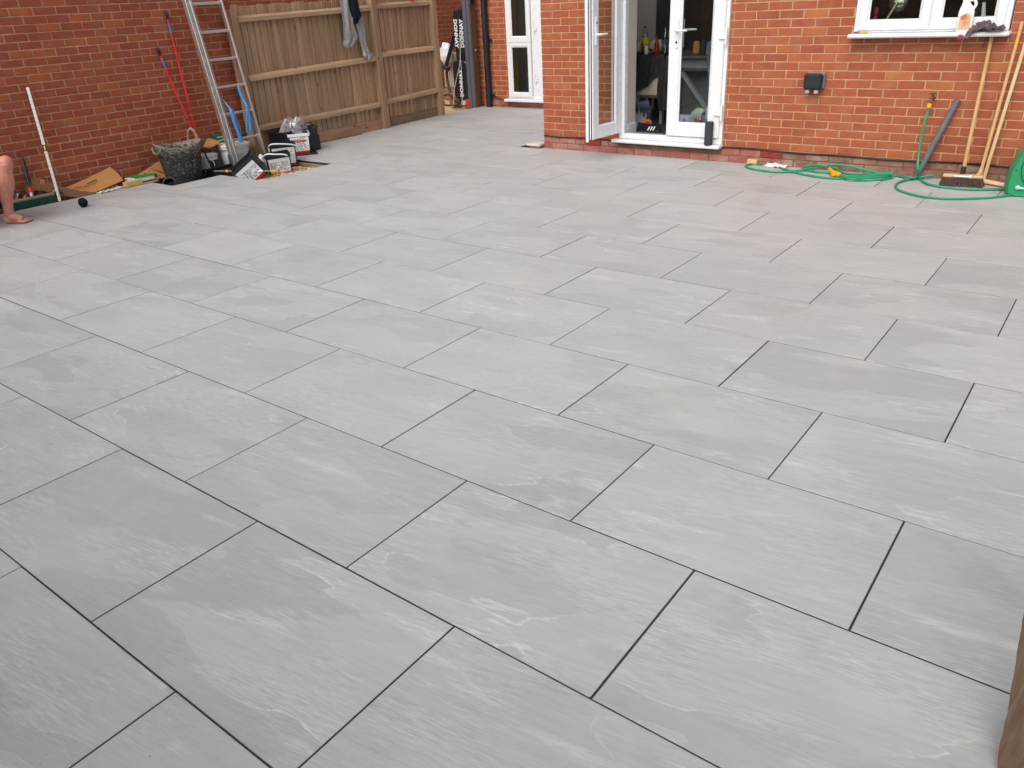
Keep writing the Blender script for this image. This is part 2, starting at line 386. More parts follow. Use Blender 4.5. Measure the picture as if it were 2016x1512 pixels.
HANDLE = wood('pale broom handle wood', lin(206, 160, 108), lin(224, 184, 134), knots=False, rough=.5)
PINE = wood('new pine', lin(222, 190, 140), lin(236, 208, 164), knots=False, rough=.55)
STOCK = wood('broom stock wood', lin(204, 176, 136), lin(222, 198, 160), axis=0, knots=False)
TIMBER = wood('wet treated timber', lin(100, 78, 60), lin(150, 124, 98))
def thin_glass(name, tint=(.9, .92, .92), refl=1.0, ior=1.5):
    mt = bpy.data.materials.new(name); mt.use_nodes = True; t = mt.node_tree; t.nodes.clear()
    out = t.nodes.new('ShaderNodeOutputMaterial'); tr = t.nodes.new('ShaderNodeBsdfTransparent'); tr.inputs[0].default_value = (*tint, 1)
    gl = t.nodes.new('ShaderNodeBsdfGlossy'); gl.inputs['Roughness'].default_value = .01
    lw = t.nodes.new('ShaderNodeLayerWeight'); lw.inputs[0].default_value = .5; mx = t.nodes.new('ShaderNodeMixShader')
    fc_ = math_n(t, 'MULTIPLY_ADD', math_n(t, 'POWER', lw.outputs['Facing'], 4.0), .9, .045)
    t.links.new(math_n(t, 'MULTIPLY', fc_, refl, clamp=True), mx.inputs[0])
    t.links.new(tr.outputs[0], mx.inputs[1]); t.links.new(gl.outputs[0], mx.inputs[2]); t.links.new(mx.outputs[0], out.inputs[0]); return mt
GLASS = thin_glass('window glass', (.86, .9, .89), 1.1)
PET = thin_glass('clear plastic', (.80, .86, .88), 1.6)
def film_mat():
    mt = bpy.data.materials.new('crumpled clear film'); mt.use_nodes = True; t = mt.node_tree; t.nodes.clear()
    out = t.nodes.new('ShaderNodeOutputMaterial'); tr = t.nodes.new('ShaderNodeBsdfTransparent'); tr.inputs[0].default_value = (.93, .93, .93, 1)
    di = t.nodes.new('ShaderNodeBsdfDiffuse'); di.inputs[0].default_value = (.75, .74, .76, 1); gl = t.nodes.new('ShaderNodeBsdfGlossy'); gl.inputs['Roughness'].default_value = .18
    m1 = t.nodes.new('ShaderNodeMixShader'); t.links.new(range_n(t, noise_n(t, geopos(t), 22, 3), .4, .7, .12, .5), m1.inputs[0]); t.links.new(tr.outputs[0], m1.inputs[1]); t.links.new(di.outputs[0], m1.inputs[2])
    m2 = t.nodes.new('ShaderNodeMixShader'); m2.inputs[0].default_value = .12; t.links.new(m1.outputs[0], m2.inputs[1]); t.links.new(gl.outputs[0], m2.inputs[2]); t.links.new(m2.outputs[0], out.inputs[0]); return mt
FILM = film_mat()
def cloth(name, col, var=.15, rough=.9, scale=30):
    return mat(name, col, rough, var, scale, .3, 260, .15)
GREYCLOTH = cloth('light grey marl', lin(150, 148, 148)); NAVY = cloth('navy cloth', (.010, .012, .022)); DARKCLOTH = cloth('charcoal cloth', (.035, .034, .032))
def skin_mat():
    mt, t, b = node_mat('skin'); p = geopos(t)
    c = mix_n(t, range_n(t, noise_n(t, p, 9, 4), .35, .65), lin(190, 122, 104), lin(206, 142, 122)); t.links.new(c, b.inputs['Base Color'])
    b.inputs['Roughness'].default_value = .5; b.inputs['Subsurface Weight'].default_value = .08; b.inputs['Subsurface Radius'].default_value = (.02, .008, .004)
    bump_n(t, b, noise_n(t, p, 120, 3), .08, .002); return mt
SKIN = skin_mat()
def stone_mat():
    mt, t, b = node_mat('pale gravel'); g = t.nodes.new('ShaderNodeNewGeometry')
    ramp = t.nodes.new('ShaderNodeValToRGB'); e = ramp.color_ramp.elements; e[0].color = (*lin(120, 100, 74), 1); e[1].color = (*lin(226, 206, 172), 1); e.new(.5).color = (*lin(184, 156, 116), 1)
    t.links.new(g.outputs['Random Per Island'], ramp.inputs[0]); t.links.new(ramp.outputs[0], b.inputs['Base Color']); b.inputs['Roughness'].default_value = .85
    bump_n(t, b, noise_n(t, g.outputs['Position'], 160, 4), .4, .003); return mt
GRAVEL = stone_mat()
SAND = mat('building sand', lin(206, 180, 138), .95, .16, 3.5, .7, 60, .15, dirt=.4, dirtcol=(.32, .25, .17))
SOIL = mat('dark soil', (.055, .045, .036), .95, .4, 6, .8, 40, .15)

# ------------------------------------------------------------------ ground and patio
g = MB().add([(-60, -60, -.16), (60, -60, -.16), (60, 60, -.16), (-60, 60, -.16)], [(0, 1, 2, 3)]).build('ground', SOIL); g['kind'] = 'structure'
sp = MB().sheet(lambda u, v: (-6.5 + u * 2.05, 8.4 + v * 5.5, -.035 + .022 * fbm((u * 5, v * 14, 0))), 26, 60).build('path', SAND, smooth=60); sp['kind'] = 'structure'
PW, PH, PX0, GAP = .905, .59345, .1704, .0060
REG = [(-4.2, 5.9, -2.4, 3.785), (-3.77, 5.9, 3.785, 4.37), (-3.06, 5.9, 4.37, 5.335), (-4.36, 5.9, 5.335, 7.046), (-4.57, -1.337, 7.046, 9.893)]
HOLES = [(-1.66, -1.42, 7.0, 7.12)]
def isect(a, b):
    r = (max(a[0], b[0]), min(a[1], b[1]), max(a[2], b[2]), min(a[3], b[3]))
    return r if r[1] - r[0] > .012 and r[3] - r[2] > .012 else None
def minus(rs, h):
    out = []
    for r in rs:
        i = isect(r, h)
        if not i: out.append(r); continue
        for q in ((r[0], i[0], r[2], r[3]), (i[1], r[1], r[2], r[3]), (i[0], i[1], r[2], i[2]), (i[0], i[1], i[3], r[3])):
            if q[1] - q[0] > .012 and q[3] - q[2] > .012: out.append(q)
    return out
bed = MB()
for x0, x1, y0, y1 in REG:
    for q in minus([(x0, x1, y0, y1)], HOLES[0]): bed.box(q[0], q[1], q[2], q[3], -.05, -.0022)
patio = bed.build('patio', GROUT); patio['kind'] = 'structure'
full = None
rp = random.Random(3)
for j in range(-5, 18):
    y0, y1 = j * PH + GAP / 2, (j + 1) * PH - GAP / 2
    for n in range(-7, 8):
        x0 = PX0 + n * PW + (PW / 2 if j % 2 else 0) + GAP / 2; x1 = x0 + PW - GAP
        ps = [i for i in (isect((x0, x1, y0, y1), r) for r in REG) if i]
        if not ps: continue
        for h in HOLES: ps = minus(ps, h)
        cx, cy = (x0 + x1) / 2, (y0 + y1) / 2
        whole = len(ps) == 1 and abs((ps[0][1] - ps[0][0]) - (PW - GAP)) < 1e-6 and abs((ps[0][3] - ps[0][2]) - (PH - GAP)) < 1e-6
        if whole and full: me = full
        else:
            b = MB()
            for q in ps: b.cbox(q[0] - cx, q[1] - cx, q[2] - cy, q[3] - cy, -.02, 0, .0012 if len(ps) == 1 else .0001)
            me = b.mesh('paver'); me.materials.append(PAVER)
            if whole: full = me
        o = link('paver', me, patio); o.location = (cx + rp.uniform(-.0008, .0008), cy + rp.uniform(-.0008, .0008), rp.uniform(-.0006, .0006))
        o.rotation_euler = (rp.uniform(-.0007, .0007), rp.uniform(-.0005, .0005), rp.uniform(-.0008, .0008))
# pit where slabs are still missing: pebbles, soil, concrete lip
pit = MB().sheet(lambda u, v: (-4.43 + u * 1.37, 3.7 + v * 1.66, -.085 + .02 * fbm((u * 4, v * 5, 3))), 20, 24).build('pit_bed', SOIL, smooth=60); pit['kind'] = 'structure'
rg = random.Random(11); gv = MB()
for i in range(2600):
    x = rg.uniform(-4.1, -3.07); y = rg.uniform(4.38, 5.28)
    dens = (x + 4.1) / 1.0
    if rg.random() > dens ** 1.3: continue
    zz = -.075 + .045 * max(0, (x + 3.8)) * (.7 + .5 * fbm((x * 4, y * 4, 1))) + rg.uniform(0, .012)
    s = rg.uniform(.008, .022); gv.T = Matrix.Translation((x, y, zz)) @ Matrix.Rotation(rg.uniform(0, 6.3), 4, 'Z') @ Matrix.Rotation(rg.uniform(-.6, .6), 4, 'X')
    gv.ball((0, 0, 0), (s * rg.uniform(.8, 1.5), s * rg.uniform(.7, 1.1), s * rg.uniform(.45, .8)), 6, 4, .3, i)
gv.T = None
o = gv.build('gravel', GRAVEL, kind='stuff'); tag(o, 'pale yellow pebbles in the open pit between the slabs', 'gravel')
lip = MB().cbox(-4.05, -3.06, 5.29, 5.332, -.09, -.022, .004).build('timber_batten', BOARD2); tag(lip, 'flat timber batten along the back edge of the gravel pit', 'batten')

# ------------------------------------------------------------------ brick walls
def bricks(u0, u1, z0, z1, course, pitch, openings, phase=0., joint=.0088, zorg=0., queen=None):
    out = []; k0 = math.floor((z0 - zorg) / course + 1e-6); k = k0
    while zorg + k * course < z1 - 1e-6:
        za, zb = zorg + k * course + joint / 2, zorg + (k + 1) * course - joint / 2
        st = u0 - pitch * 2 + ((phase + (pitch / 2 if k % 2 else 0) - u0) % pitch)
        u = st
        while u < u1:
            segs = [(max(u + joint / 2, u0), min(u + pitch - joint / 2, u1))]
            for (a, b, c, d) in openings:
                if zb <= c or za >= d: continue
                ns = []
                for s0, s1 in segs:
                    if s1 <= a or s0 >= b: ns.append((s0, s1)); continue
                    if s0 < a: ns.append((s0, a - .004))
                    if s1 > b: ns.append((b + .004, s1))
                segs = ns
            for s0, s1 in segs:
                if s1 - s0 > .02: out.append((s0, s1, za, zb))
            u += pitch
        k += 1
    return out
def place_bricks(lists, parent, limit=300, depth=.05):
    """lists: (rects, origin, u vector, outward normal, material). The ones that show largest become objects, the rest one mesh per material"""
    allb = []
    for rects, og, uv, nv, mt in lists:
        og, uv, nv = Vector(og), Vector(uv), Vector(nv)
        for (a, b, c, d) in rects:
            ctr = og + uv * ((a + b) / 2) + Vector((0, 0, (c + d) / 2))
            facing = max(0, (CAM_POS - ctr).normalized().dot(nv))
            allb.append((pxarea(ctr) * (b - a) * (.05 + facing), a, b, c, d, og, uv, nv, mt, ctr))
    allb.sort(key=lambda q: -q[0])
    cache = {}; rest = {}; rb = random.Random(5)
    for i, (ar, a, b, c, d, og, uv, nv, mt, ctr) in enumerate(allb):
        fr = Matrix((uv, -nv, Vector((0, 0, 1)))).transposed().to_4x4()
        wd, hh = b - a, d - c
        if i < limit and ar > 0:
            key = (round(wd, 3), round(hh, 3), mt.name)
            if key not in cache:
                q = MB().cbox(-wd / 2, wd / 2, 0, depth, -hh / 2, hh / 2, .003); cache[key] = q.mesh('brick'); cache[key].materials.append(mt)
            o = link('brick', cache[key], parent); fr.translation = ctr - nv * rb.uniform(-.0015, .0015)
            o.matrix_local = fr @ Matrix.Rotation(rb.uniform(-.004, .004), 4, 'Y') @ Matrix.Rotation(rb.uniform(-.006, .006), 4, 'Z')
        else:
            q = rest.setdefault(mt.name, (MB(), mt))[0]; fr.translation = ctr - nv * rb.uniform(-.0015, .0015)
            q.T = fr; q.cbox(-wd / 2, wd / 2, 0, depth, -hh / 2, hh / 2, .003)
    for nme, (q, mt) in rest.items():
        q.T = None; q.build('brickwork', mt, parent, kind='stuff')

CS, PT = .0718, .2154
house = thing('brick_house', 'orange brick house with white patio doors and white kitchen window', 'house')
YF, XC, YB = 7.05, -1.333, 9.93
DOOR = (-.345, .832, .135, 2.2); WIN = (1.958, 3.128, 1.1456, 2.2); RD = (-4.02, -2.98, .10, 2.2)
Z_D = .14
f1 = bricks(XC, 6.2, Z_D, 3.2, CS, PT, [DOOR, WIN], phase=.9735 - PT / 2, zorg=Z_D)
f0a = bricks(XC, 1.45, -.15, Z_D, .0725, .214, [(-.78, -.56, .0675, .14), (1.232, 1.452, .0675, .14), (-.345, .832, .135, 2.2)], phase=.06, zorg=Z_D - .29)
f0b = bricks(1.45, 6.2, -.15, Z_D, .0725, .214, [(1.232, 1.452, .0675, .14)], phase=.06, zorg=Z_D - .29)
sd1 = bricks(YF, YB, Z_D, 3.2, CS, PT, [], phase=YF - PT / 4, zorg=Z_D)
CB = .0756
bk = bricks(-4.72, XC, .095, 3.2, CB, .226, [RD], phase=-4.3, zorg=.095 - CB)
bk0 = bricks(-4.72, XC, -.15, .095, CB, .226, [], phase=-4.25, zorg=.095 - CB * 3)
place_bricks([(f1, (0, YF, 0), (1, 0, 0), (0, -1, 0), BRICK), (f0a, (0, YF - .006, 0), (1, 0, 0), (0, -1, 0), BRICK_BASE), (f0b, (0, YF - .006, 0), (1, 0, 0), (0, -1, 0), BRICK_MOSS),
              (bk, (0, YB, 0), (1, 0, 0), (0, -1, 0), BRICK), (bk0, (0, YB - .004, 0), (1, 0, 0), (0, -1, 0), BRICK_BASE),
              ([(a, b, c, d) for a, b, c, d in sd1], (XC, 0, 0), (0, 1, 0), (-1, 0, 0), BRICK)], house)
core = MB(); MR = .0035
def wall_core(b, u0, u1, y0, y1, z0, z1, ops):
    xs = sorted({u0, u1, *[q for o in ops for q in o[:2]]})
    for xa, xb in zip(xs, xs[1:]):
        cuts = sorted([(o[2], o[3]) for o in ops if o[0] <= xa + 1e-6 and o[1] >= xb - 1e-6]); z = z0
        for c, d in cuts:
            if c > z: b.box(xa, xb, y0, y1, z, c)
            z = max(z, d)
        if z < z1: b.box(xa, xb, y0, y1, z, z1)
wall_core(core, XC + MR, 6.2, YF + MR, 7.30, Z_D - .002, 3.2, [DOOR, WIN])
wall_core(core, -4.72, XC + MR + .2, YB + MR, 10.18, .093, 3.2, [RD])
core.box(XC + MR, XC + .25, 7.302, YB + MR - .002, Z_D, 3.2)
core.build('wall', MORTAR, house)
MB().box(XC + MR, 6.2, YF - .006 + MR, 7.30, -.2, Z_D - .004).box(-4.72, XC + MR + .2, YB + MR - .004, 10.18, -.2, .091).box(XC + MR, XC + .25, 7.302, YB + MR - .006, -.2, Z_D - .002).build('plinth', MORTAR_DARK, house)
# air bricks: terracotta louvres
TERRA = mat('terracotta louvre', lin(168, 66, 52), .7, .12, 20, .3, spec=.3)
for x0 in (-.775, 1.237):
    ab = MB().box(x0, x0 + .21, YF - .001, YF + .02, .072, .136)
    for i in range(5): ab.cbox(x0 + .004, x0 + .206, YF - .014, YF - .001, .0745 + i * .0124, .0745 + i * .0124 + .0082, .002)
    ab.build('air_brick', TERRA, house)
# cable clipped along the damp course
cp = []
for i in range(60):
    x = XC + .012 + i * (5.6 / 59); cp.append((x, YF - .012, .143 + .006 * math.sin(x * 2.1) + .004 * math.sin(x * 7) - (.018 if -.39 < x < .84 else 0) - (.006 if x > .8 else 0)))
MB().tube(cp, .0085, 6).build('cable', BLACKP, house, smooth=60)
# ---- uPVC joinery
def ring(b, x0, x1, z0, z1, wd, y0, y1, c=.004, wb=None, wt=None):
    wb = wb or wd; wt = wt or wd
    b.cbox(x0, x0 + wd, y0, y1, z0, z1, c); b.cbox(x1 - wd, x1, y0, y1, z0, z1, c)
    b.cbox(x0 + wd - .001, x1 - wd + .001, y0 + .0006, y1 - .0006, z0, z0 + wb, c); b.cbox(x0 + wd - .001, x1 - wd + .001, y0 + .0006, y1 - .0006, z1 - wt, z1, c)
def bead(b, x0, x1, z0, z1, y, wd=.016, dp=.012):
    """sloping glazing bead round a pane, on the side towards -Y"""
    o = [(x0, z0), (x1, z0), (x1, z1), (x0, z1)]; i_ = [(x0 + wd, z0 + wd), (x1 - wd, z0 + wd), (x1 - wd, z1 - wd), (x0 + wd, z1 - wd)]
    b.add([(x, y, z) for x, z in o] + [(x, y + dp, z) for x, z in i_], [(k, (k + 1) % 4, 4 + (k + 1) % 4, 4 + k) for k in range(4)])
def casement(name, T, x0, x1, z0, z1, st, parent, sb=None, y0=0., y1=.06, gasket=True):
    """framed sash with pane, beads and gasket; local y0 is the outside face"""
    b = MB(); b.T = T; sb = sb or st; ring(b, x0, x1, z0, z1, st, y0, y1, .006, wb=sb)
    o = b.build(name, UPVC, parent)
    b = MB(); b.T = T; bead(b, x0 + st - .001, x1 - st + .001, z0 + sb - .001, z1 - st + .001, y0 + .004); b.build('glazing_bead', UPVC, o)
    b = MB(); b.T = T; ring(b, x0 + st - .012, x1 - st + .012, z0 + sb - .012, z1 - st + .012, .026 + .004, y0 + .0165, y0 + .0215, .001); b.build('gasket', GASKET, o)
    b = MB(); b.T = T; b.box(x0 + st - .01, x1 - st + .01, y0 + .024, y0 + .044, z0 + sb - .01, z1 - st + .01); b.build('pane', GLASS, o)
    return o
I4 = Matrix.Identity(4)
b = MB(); ring(b, -.343, .830, .165, 2.198, .068, 7.036, 7.106, .005, wb=.055); dfr = b.build('door_frame', UPVC, house)
MB().cbox(-.392, .838, 6.955, 7.20, .130, .163, .008).build('door_cill', UPVC_CILL, house)
MB().box(-.27, .76, 7.045, 7.10, .2205, .2285).build('threshold_strip', STEEL, dfr)
# fixed right leaf
TL = Matrix.Translation((0, 7.012, 0))
leafR = casement('patio_door', TL, .228, .80, .226, 2.14, .118, house, sb=.125, y1=.07)
def lever(parent, T, x, z, side=1, out=-1):
    """tall back plate, lever and key escutcheon on the face y=0, pointing to +x"""
    b = MB(); b.T = T; o_ = out
    b.cbox(x - .016, x + .016, min(0, o_ * .012), max(0, o_ * .012), z - .16, z + .10, .006)
    h = b.build('handle', UPVC, parent)
    b = MB(); b.T = T; b.tube([(x, 0, z), (x, o_ * .045, z), (x + .02, o_ * .052, z), (x + .125, o_ * .05, z)], [.011, .011, .011, .009], 8); b.build('lever', UPVC, h, smooth=50)
    b = MB(); b.T = T @ Matrix.Translation((x, o_ * .013, z - .105)) @ Matrix.Rotation(R(90), 4, 'X'); b.lathe([(.011, -.002), (.011, .002)], 10); b.build('keyhole', GASKET, h)
lever(leafR, TL, .315, 1.215)
lever(leafR, Matrix.Translation((0, 7.082, 0)), .335, 1.215, out=1)
for z in (1.16, .47, 1.85):
    b = MB(); b.cbox(.748, .812, 6.992, 7.012, z - .03, z + .03, .005); b.tube([(.822, 7.0, z - .075), (.822, 7.0, z + .075)], .013, 10); b.build('hinge', UPVC, leafR, smooth=40)
# open left leaf, hinged on the left jamb, swung outwards
hx, hy = -.335, 7.03; dv = Vector((-.37 - hx, 6.50 - hy, 0)).normalized(); LW = .515
nv_ = Vector((dv.y, -dv.x, 0))                           # towards +X-ish: inner face seen from the yard
if nv_.x < 0: nv_ = -nv_
TLl = Matrix((dv, -nv_, Vector((0, 0, 1)))).transposed().to_4x4(); TLl.translation = Vector((hx, hy, 0)) + nv_ * .03
leafL = casement('patio_door', TLl, .0, LW, .226, 2.14, .105, house, sb=.12, y0=0, y1=.065)
leafL['label'] = 'open left patio door leaf swung out'
b = MB(); b.T = TLl; b.cbox(LW - .001, LW + .008, .012, .020, .23, 2.13, .001); b.cbox(LW - .001, LW + .006, .04, .046, .23, 2.13, .001); b.build('weather_seal', GASKET, leafL)
b = MB(); b.T = TLl; b.cbox(LW + .0, LW + .012, .050, .085, .20, 2.15, .003); b.build('meeting_strip', UPVC, leafL)
lever(leafL, TLl @ Matrix.Translation((LW, 0, 0)) @ Matrix.Rotation(R(180), 4, 'Y') @ Matrix.Translation((0, 0, -2.43)), .055, 1.215)
# kitchen window
b = MB(); ring(b, 1.966, 3.120, 1.162, 2.195, .045, 7.012, 7.08, .005, wb=.028); b.cbox(2.535, 2.570, 7.0126, 7.0794, 1.19, 2.15, .004); kw = b.build('kitchen_window', UPVC, house)
MB().cbox(1.942, 3.142, 6.918, 7.15, 1.126, 1.160, .010).build('window_cill', UPVC_CILL, house)
casement('sash', Matrix.Translation((0, 6.994, 0)), 2.000, 2.548, 1.182, 2.16, .068, kw)
casement('sash', Matrix.Translation((0, 6.994, 0)), 2.558, 3.086, 1.182, 2.16, .068, kw)
for p in list(kw.children):                          # panes belong to the sash: keep three levels
    for q in list(p.children): q.parent = kw
# back door of the side return, with two panes and a hinge side
b = MB(); ring(b, -4.015, -2.985, .135, 2.195, .05, 9.895, 9.96, .005, wb=.05); b.cbox(-3.535, -3.30, 9.9, 9.955, .186, 2.14, .006); rd = b.build('back_door', UPVC, house)
b = MB(); T0 = Matrix.Translation((0, 9.872, 0)); b.T = T0; ring(b, -3.975, -3.54, .165, .955, .058, 0, .05, .005); ring(b, -3.975, -3.54, .958, 2.16, .072, 0, .05, .005); b.T = None; b.build('door_leaf', UPVC, rd)
b = MB(); b.T = T0; bead(b, -3.918, -3.597, .222, .898, .004); bead(b, -3.904, -3.611, 1.03, 2.09, .004); b.build('glazing_bead', UPVC, rd)
MB().box(-3.925, -3.59, 9.893, 9.903, .215, .905).build('pane', GLASS, rd); MB().box(-3.91, -3.605, 9.893, 9.903, 1.02, 2.10).build('pane', GLASS, rd)
MB().box(-3.30, -3.02, 9.9, 9.95, .19, 2.14).build('door_panel', UPVC, rd)
for z in (1.14, .42):
    b = MB(); b.cbox(-3.49, -3.435, 9.882, 9.9, z - .028, z + .028, .004); b.tube([(-3.478, 9.885, z - .07), (-3.478, 9.885, z + .09)], .008, 8); b.build('hinge', UPVC, rd, smooth=40)
MB().cbox(-4.075, -2.93, 9.83, 10.0, .092, .134, .010).build('door_cill', UPVC_CILL, house)
# black downpipe with brackets
dp = MB().tube([(-4.40, 9.865, -.05), (-4.40, 9.865, 3.2)], .046, 14).build('downpipe', BLACKP, house, smooth=40)
for z in (.16, .98, 2.2):
    MB().lathe([(.052, 0), (.052, .035)], 14, (-4.40, 9.865, z)).cbox(-4.40, -4.30, 9.88, 9.905, z + .004, z + .03, .003).build('pipe_bracket', BLACKP, dp, smooth=40)
MB().tube([(-4.35, 9.9, .165), (-4.2, 9.912, .12), (-4.06, 9.915, .105), (-3.9, 9.92, .09)], .006, 6).build('cable', BLACKP, house, smooth=60)
# rooms behind the glass
ROOMW = mat('room plaster', lin(204, 196, 186), .85, .03, 3); ROOMD = mat('dark kitchen units', (.045, .040, .038), .5, .15, 3); FLOORD = mat('dark floor tile', (.05, .048, .048), .5, .2, 5)
rm = MB()
rm.box(-1.05, -1.0, 7.302, 10.4, .0, 2.5).box(3.7, 3.75, 7.302, 7.6, 0, 2.5).box(3.7, 3.75, 7.6, 10.4, 0, .5).box(3.7, 3.75, 7.6, 10.4, 2.3, 2.5).box(-1.0, 3.7, 10.35, 10.4, .0, 2.5).box(-1.0, 3.7, 7.302, 8.1, 2.45, 2.5).box(-1.0, 3.7, 9.4, 10.35, 2.45, 2.5).box(.6, 3.7, 8.1, 9.4, 2.45, 2.5)  # openings in right wall and ceiling added to brighten the room
rm.box(-.40, -.347, 7.302, 7.312, .2, 2.3)
rm.build('room_wall', ROOMW, house)
MB().box(-1.0, 3.7, 7.13, 10.35, .14, .198).build('room_floor', FLOORD, house)
MB().box(-.3445, -.285, 7.108, 7.29, .2, 2.2).build('door_reveal', ROOMW, house)
MB().box(-.2845, -.272, 7.112, 7.295, .2, .30).build('skirting', UPVC, house)
u = MB(); 
for k in range(6): u.cbox(-.16 + k * .62, .455 + k * .62, 9.72, 10.34, .2, 2.3, .006)
u.cbox(-.995, -.60, 9.05, 10.34, .2, 2.4, .006)
u.build('tall_unit', ROOMD, house)
MB().box(-4.7, -4.2, 12.0, 12.05, 0, 2.6).box(-2.4, -1.4, 12.0, 12.05, 0, 2.6).box(-4.2, -2.4, 12.0, 12.05, 0, .9).box(-4.7, -4.65, 10.2, 12, 0, 2.6).box(-1.45, -1.4, 10.2, 12, 0, 2.6).box(-4.7, -1.4, 10.2, 10.7, 2.5, 2.55).box(-4.65, -1.45, 10.185, 12, .1, .15).build('hall_wall', mat('hall plaster', lin(120, 116, 110), .85, .05, 3), house)  # back wall and ceiling gaps added to let light into the hall
# ------------------------------------------------------------------ neighbour's walls
nb = thing('boundary_wall', 'dark red brick wall with pale mortar along the left side of the yard', 'wall')
XW = -4.43
lb = bricks(-3.2, 5.33, -.15, 2.45, .0718, .2154, [], phase=2.0, zorg=.0)
place_bricks([(lb, (XW, 0, 0), (0, 1, 0), (1, 0, 0), BRICK_RED)], nb)
MB().box(XW - .25, XW - .0035, -3.2, 5.322, -.2, 2.45).build('wall', MORTAR_GREY, nb)
n2 = thing('brick_wall', 'dark red brick wall far down the side passage behind the fence', 'wall')
lb2 = bricks(4.6, 16.5, -.2, 2.8, .0748, .2244, [], phase=.1, zorg=.0)
place_bricks([(lb2, (-6.5, 0, 0), (0, 1, 0), (1, 0, 0), BRICK_RED)], n2)
MB().box(-6.75, -6.5035, 4.6, 16.5, -.2, 2.8).build('wall', MORTAR_GREY, n2)
# ------------------------------------------------------------------ fence
fn = thing('wooden_fence', 'weathered brown closeboard fence with posts and three rails', 'fence')
FA = Vector((-4.33, 5.36, 0)); FT = Vector((-.0729, .99734, 0)); FN = Vector((.99734, .0729, 0))
FM = Matrix((FT, -FN, Vector((0, 0, 1)))).transposed().to_4x4(); FM.translation = FA      # local x along fence, local -y towards the yard
def fb(): b = MB(); b.T = FM; return b
rf = random.Random(21)
def boards(s0, s1, n, ztop, mt):
    wd = (s1 - s0) / n
    for i in range(n):
        a = s0 + i * wd + rf.uniform(-.012, .012); zt = ztop + rf.uniform(-.012, .012); th = .010 + rf.uniform(-.001, .003); z0 = .115
        b = fb(); o1 = rf.uniform(-.002, .002)
        pf = [(a, -.002 + o1), (a + wd * 1.2, .012 + o1), (a + wd * 1.2, .004 + o1), (a, -.002 - th + o1)]
        vs = [(x, y, z0) for x, y in pf] + [(x, y, zt + (.006 if k in (1, 2) else -.004) * rf.uniform(-1, 1)) for k, (x, y) in enumerate(pf)]
        b.add(vs, [(3, 2, 1, 0), (4, 5, 6, 7), (0, 1, 5, 4), (1, 2, 6, 5), (2, 3, 7, 6), (3, 0, 4, 7)]); b.build('board', mt, fn)
boards(-.09, 2.13, 24, 1.655, BOARD); boards(2.27, 3.44, 13, 1.70, BOARD)
for s, wd, zt in ((-.13, .09, 1.62), (2.20, .115, 1.80), (3.49, .105, 1.75)):
    fb().cbox(s - wd / 2, s + wd / 2, -.085, .03, -.2, zt, .006).build('post', POSTW, fn)
def rail(s0, s1, z, z2, proud=.05, h=.075):
    b = fb(); ys = (-.012, -.012 - proud)
    def sec(s, z): return [(s, ys[0], z - h / 2), (s, ys[1], z - h / 2 + .008), (s, ys[1], z + h / 2 - .026), (s, ys[0], z + h / 2)]
    b.add(sec(s0, z) + sec(s1, z2), [(0, 1, 2, 3), (7, 6, 5, 4), (0, 4, 5, 1), (1, 5, 6, 2), (2, 6, 7, 3), (3, 7, 4, 0)]); b.build('rail', RAILW, fn)
rail(-.06, 2.13, 1.512, 1.548); rail(-.06, 2.145, .885, .925); rail(-.06, 2.145, .325, .325)
rail(2.265, 3.41, 1.565, 1.572); rail(2.265, 3.43, .962, .962); rail(2.265, 3.43, .345, .365)
fb().cbox(-.09, 2.14, -.03, .012, -.03, .135, .004).build('gravel_board', BOARD2, fn)
fb().cbox(2.26, 3.44, -.024, .012, -.03, .125, .004).build('gravel_board', wood('dark wet gravel board', lin(104, 84, 70), lin(134, 112, 94), axis=1), fn)

# ------------------------------------------------------------------ helpers for loose things
def loft(b, curves, th=.004, sub=4, wav=0., seed=0, freq=9.):
    """sheet through a list of curves (each a list of points)"""
    cs = [spline(c, sub) for c in curves]; nu = len(cs) - 1; nv = len(cs[0]) - 1
    if nu > 1:
        cols = [spline([c[k] for c in cs], 4) for k in range(nv + 1)]; cs = [[col[i] for col in cols] for i in range(len(cols[0]))]; nu = len(cs) - 1
    def fn(u, v):
        p = cs[round(u * nu)][round(v * nv)]
        if wav: p = p + Vector((fbm(p * freq + Vector((seed, 0, 0))), fbm(p * freq + Vector((0, seed + 5, 0))), fbm(p * freq + Vector((0, 0, seed + 9))))) * wav
        return p
    b.sheet(fn, nu, nv, th); return b
def crumple(name, c, sx, sy, amp, material, seed=0, n=22, th=.002, rotz=0, freq=9, lift=.0):
    cr, sr = math.cos(rotz), math.sin(rotz)
    def fn(u, v):
        x, y = (u - .5) * sx, (v - .5) * sy
        k = 1 + .25 * fbm((u * 2 + seed, v * 2, seed)); x *= k; y *= k
        z = abs(fbm((u * freq * sx * 3 + seed, v * freq * sy * 3, seed * 2.0), 4)) * amp + lift * max(0, 1 - 4 * ((u - .5) ** 2 + (v - .5) ** 2))
        return (c[0] + x * cr - y * sr, c[1] + x * sr + y * cr, c[2] + z)
    return MB().sheet(fn, n, n, th).build(name, material, smooth=50)

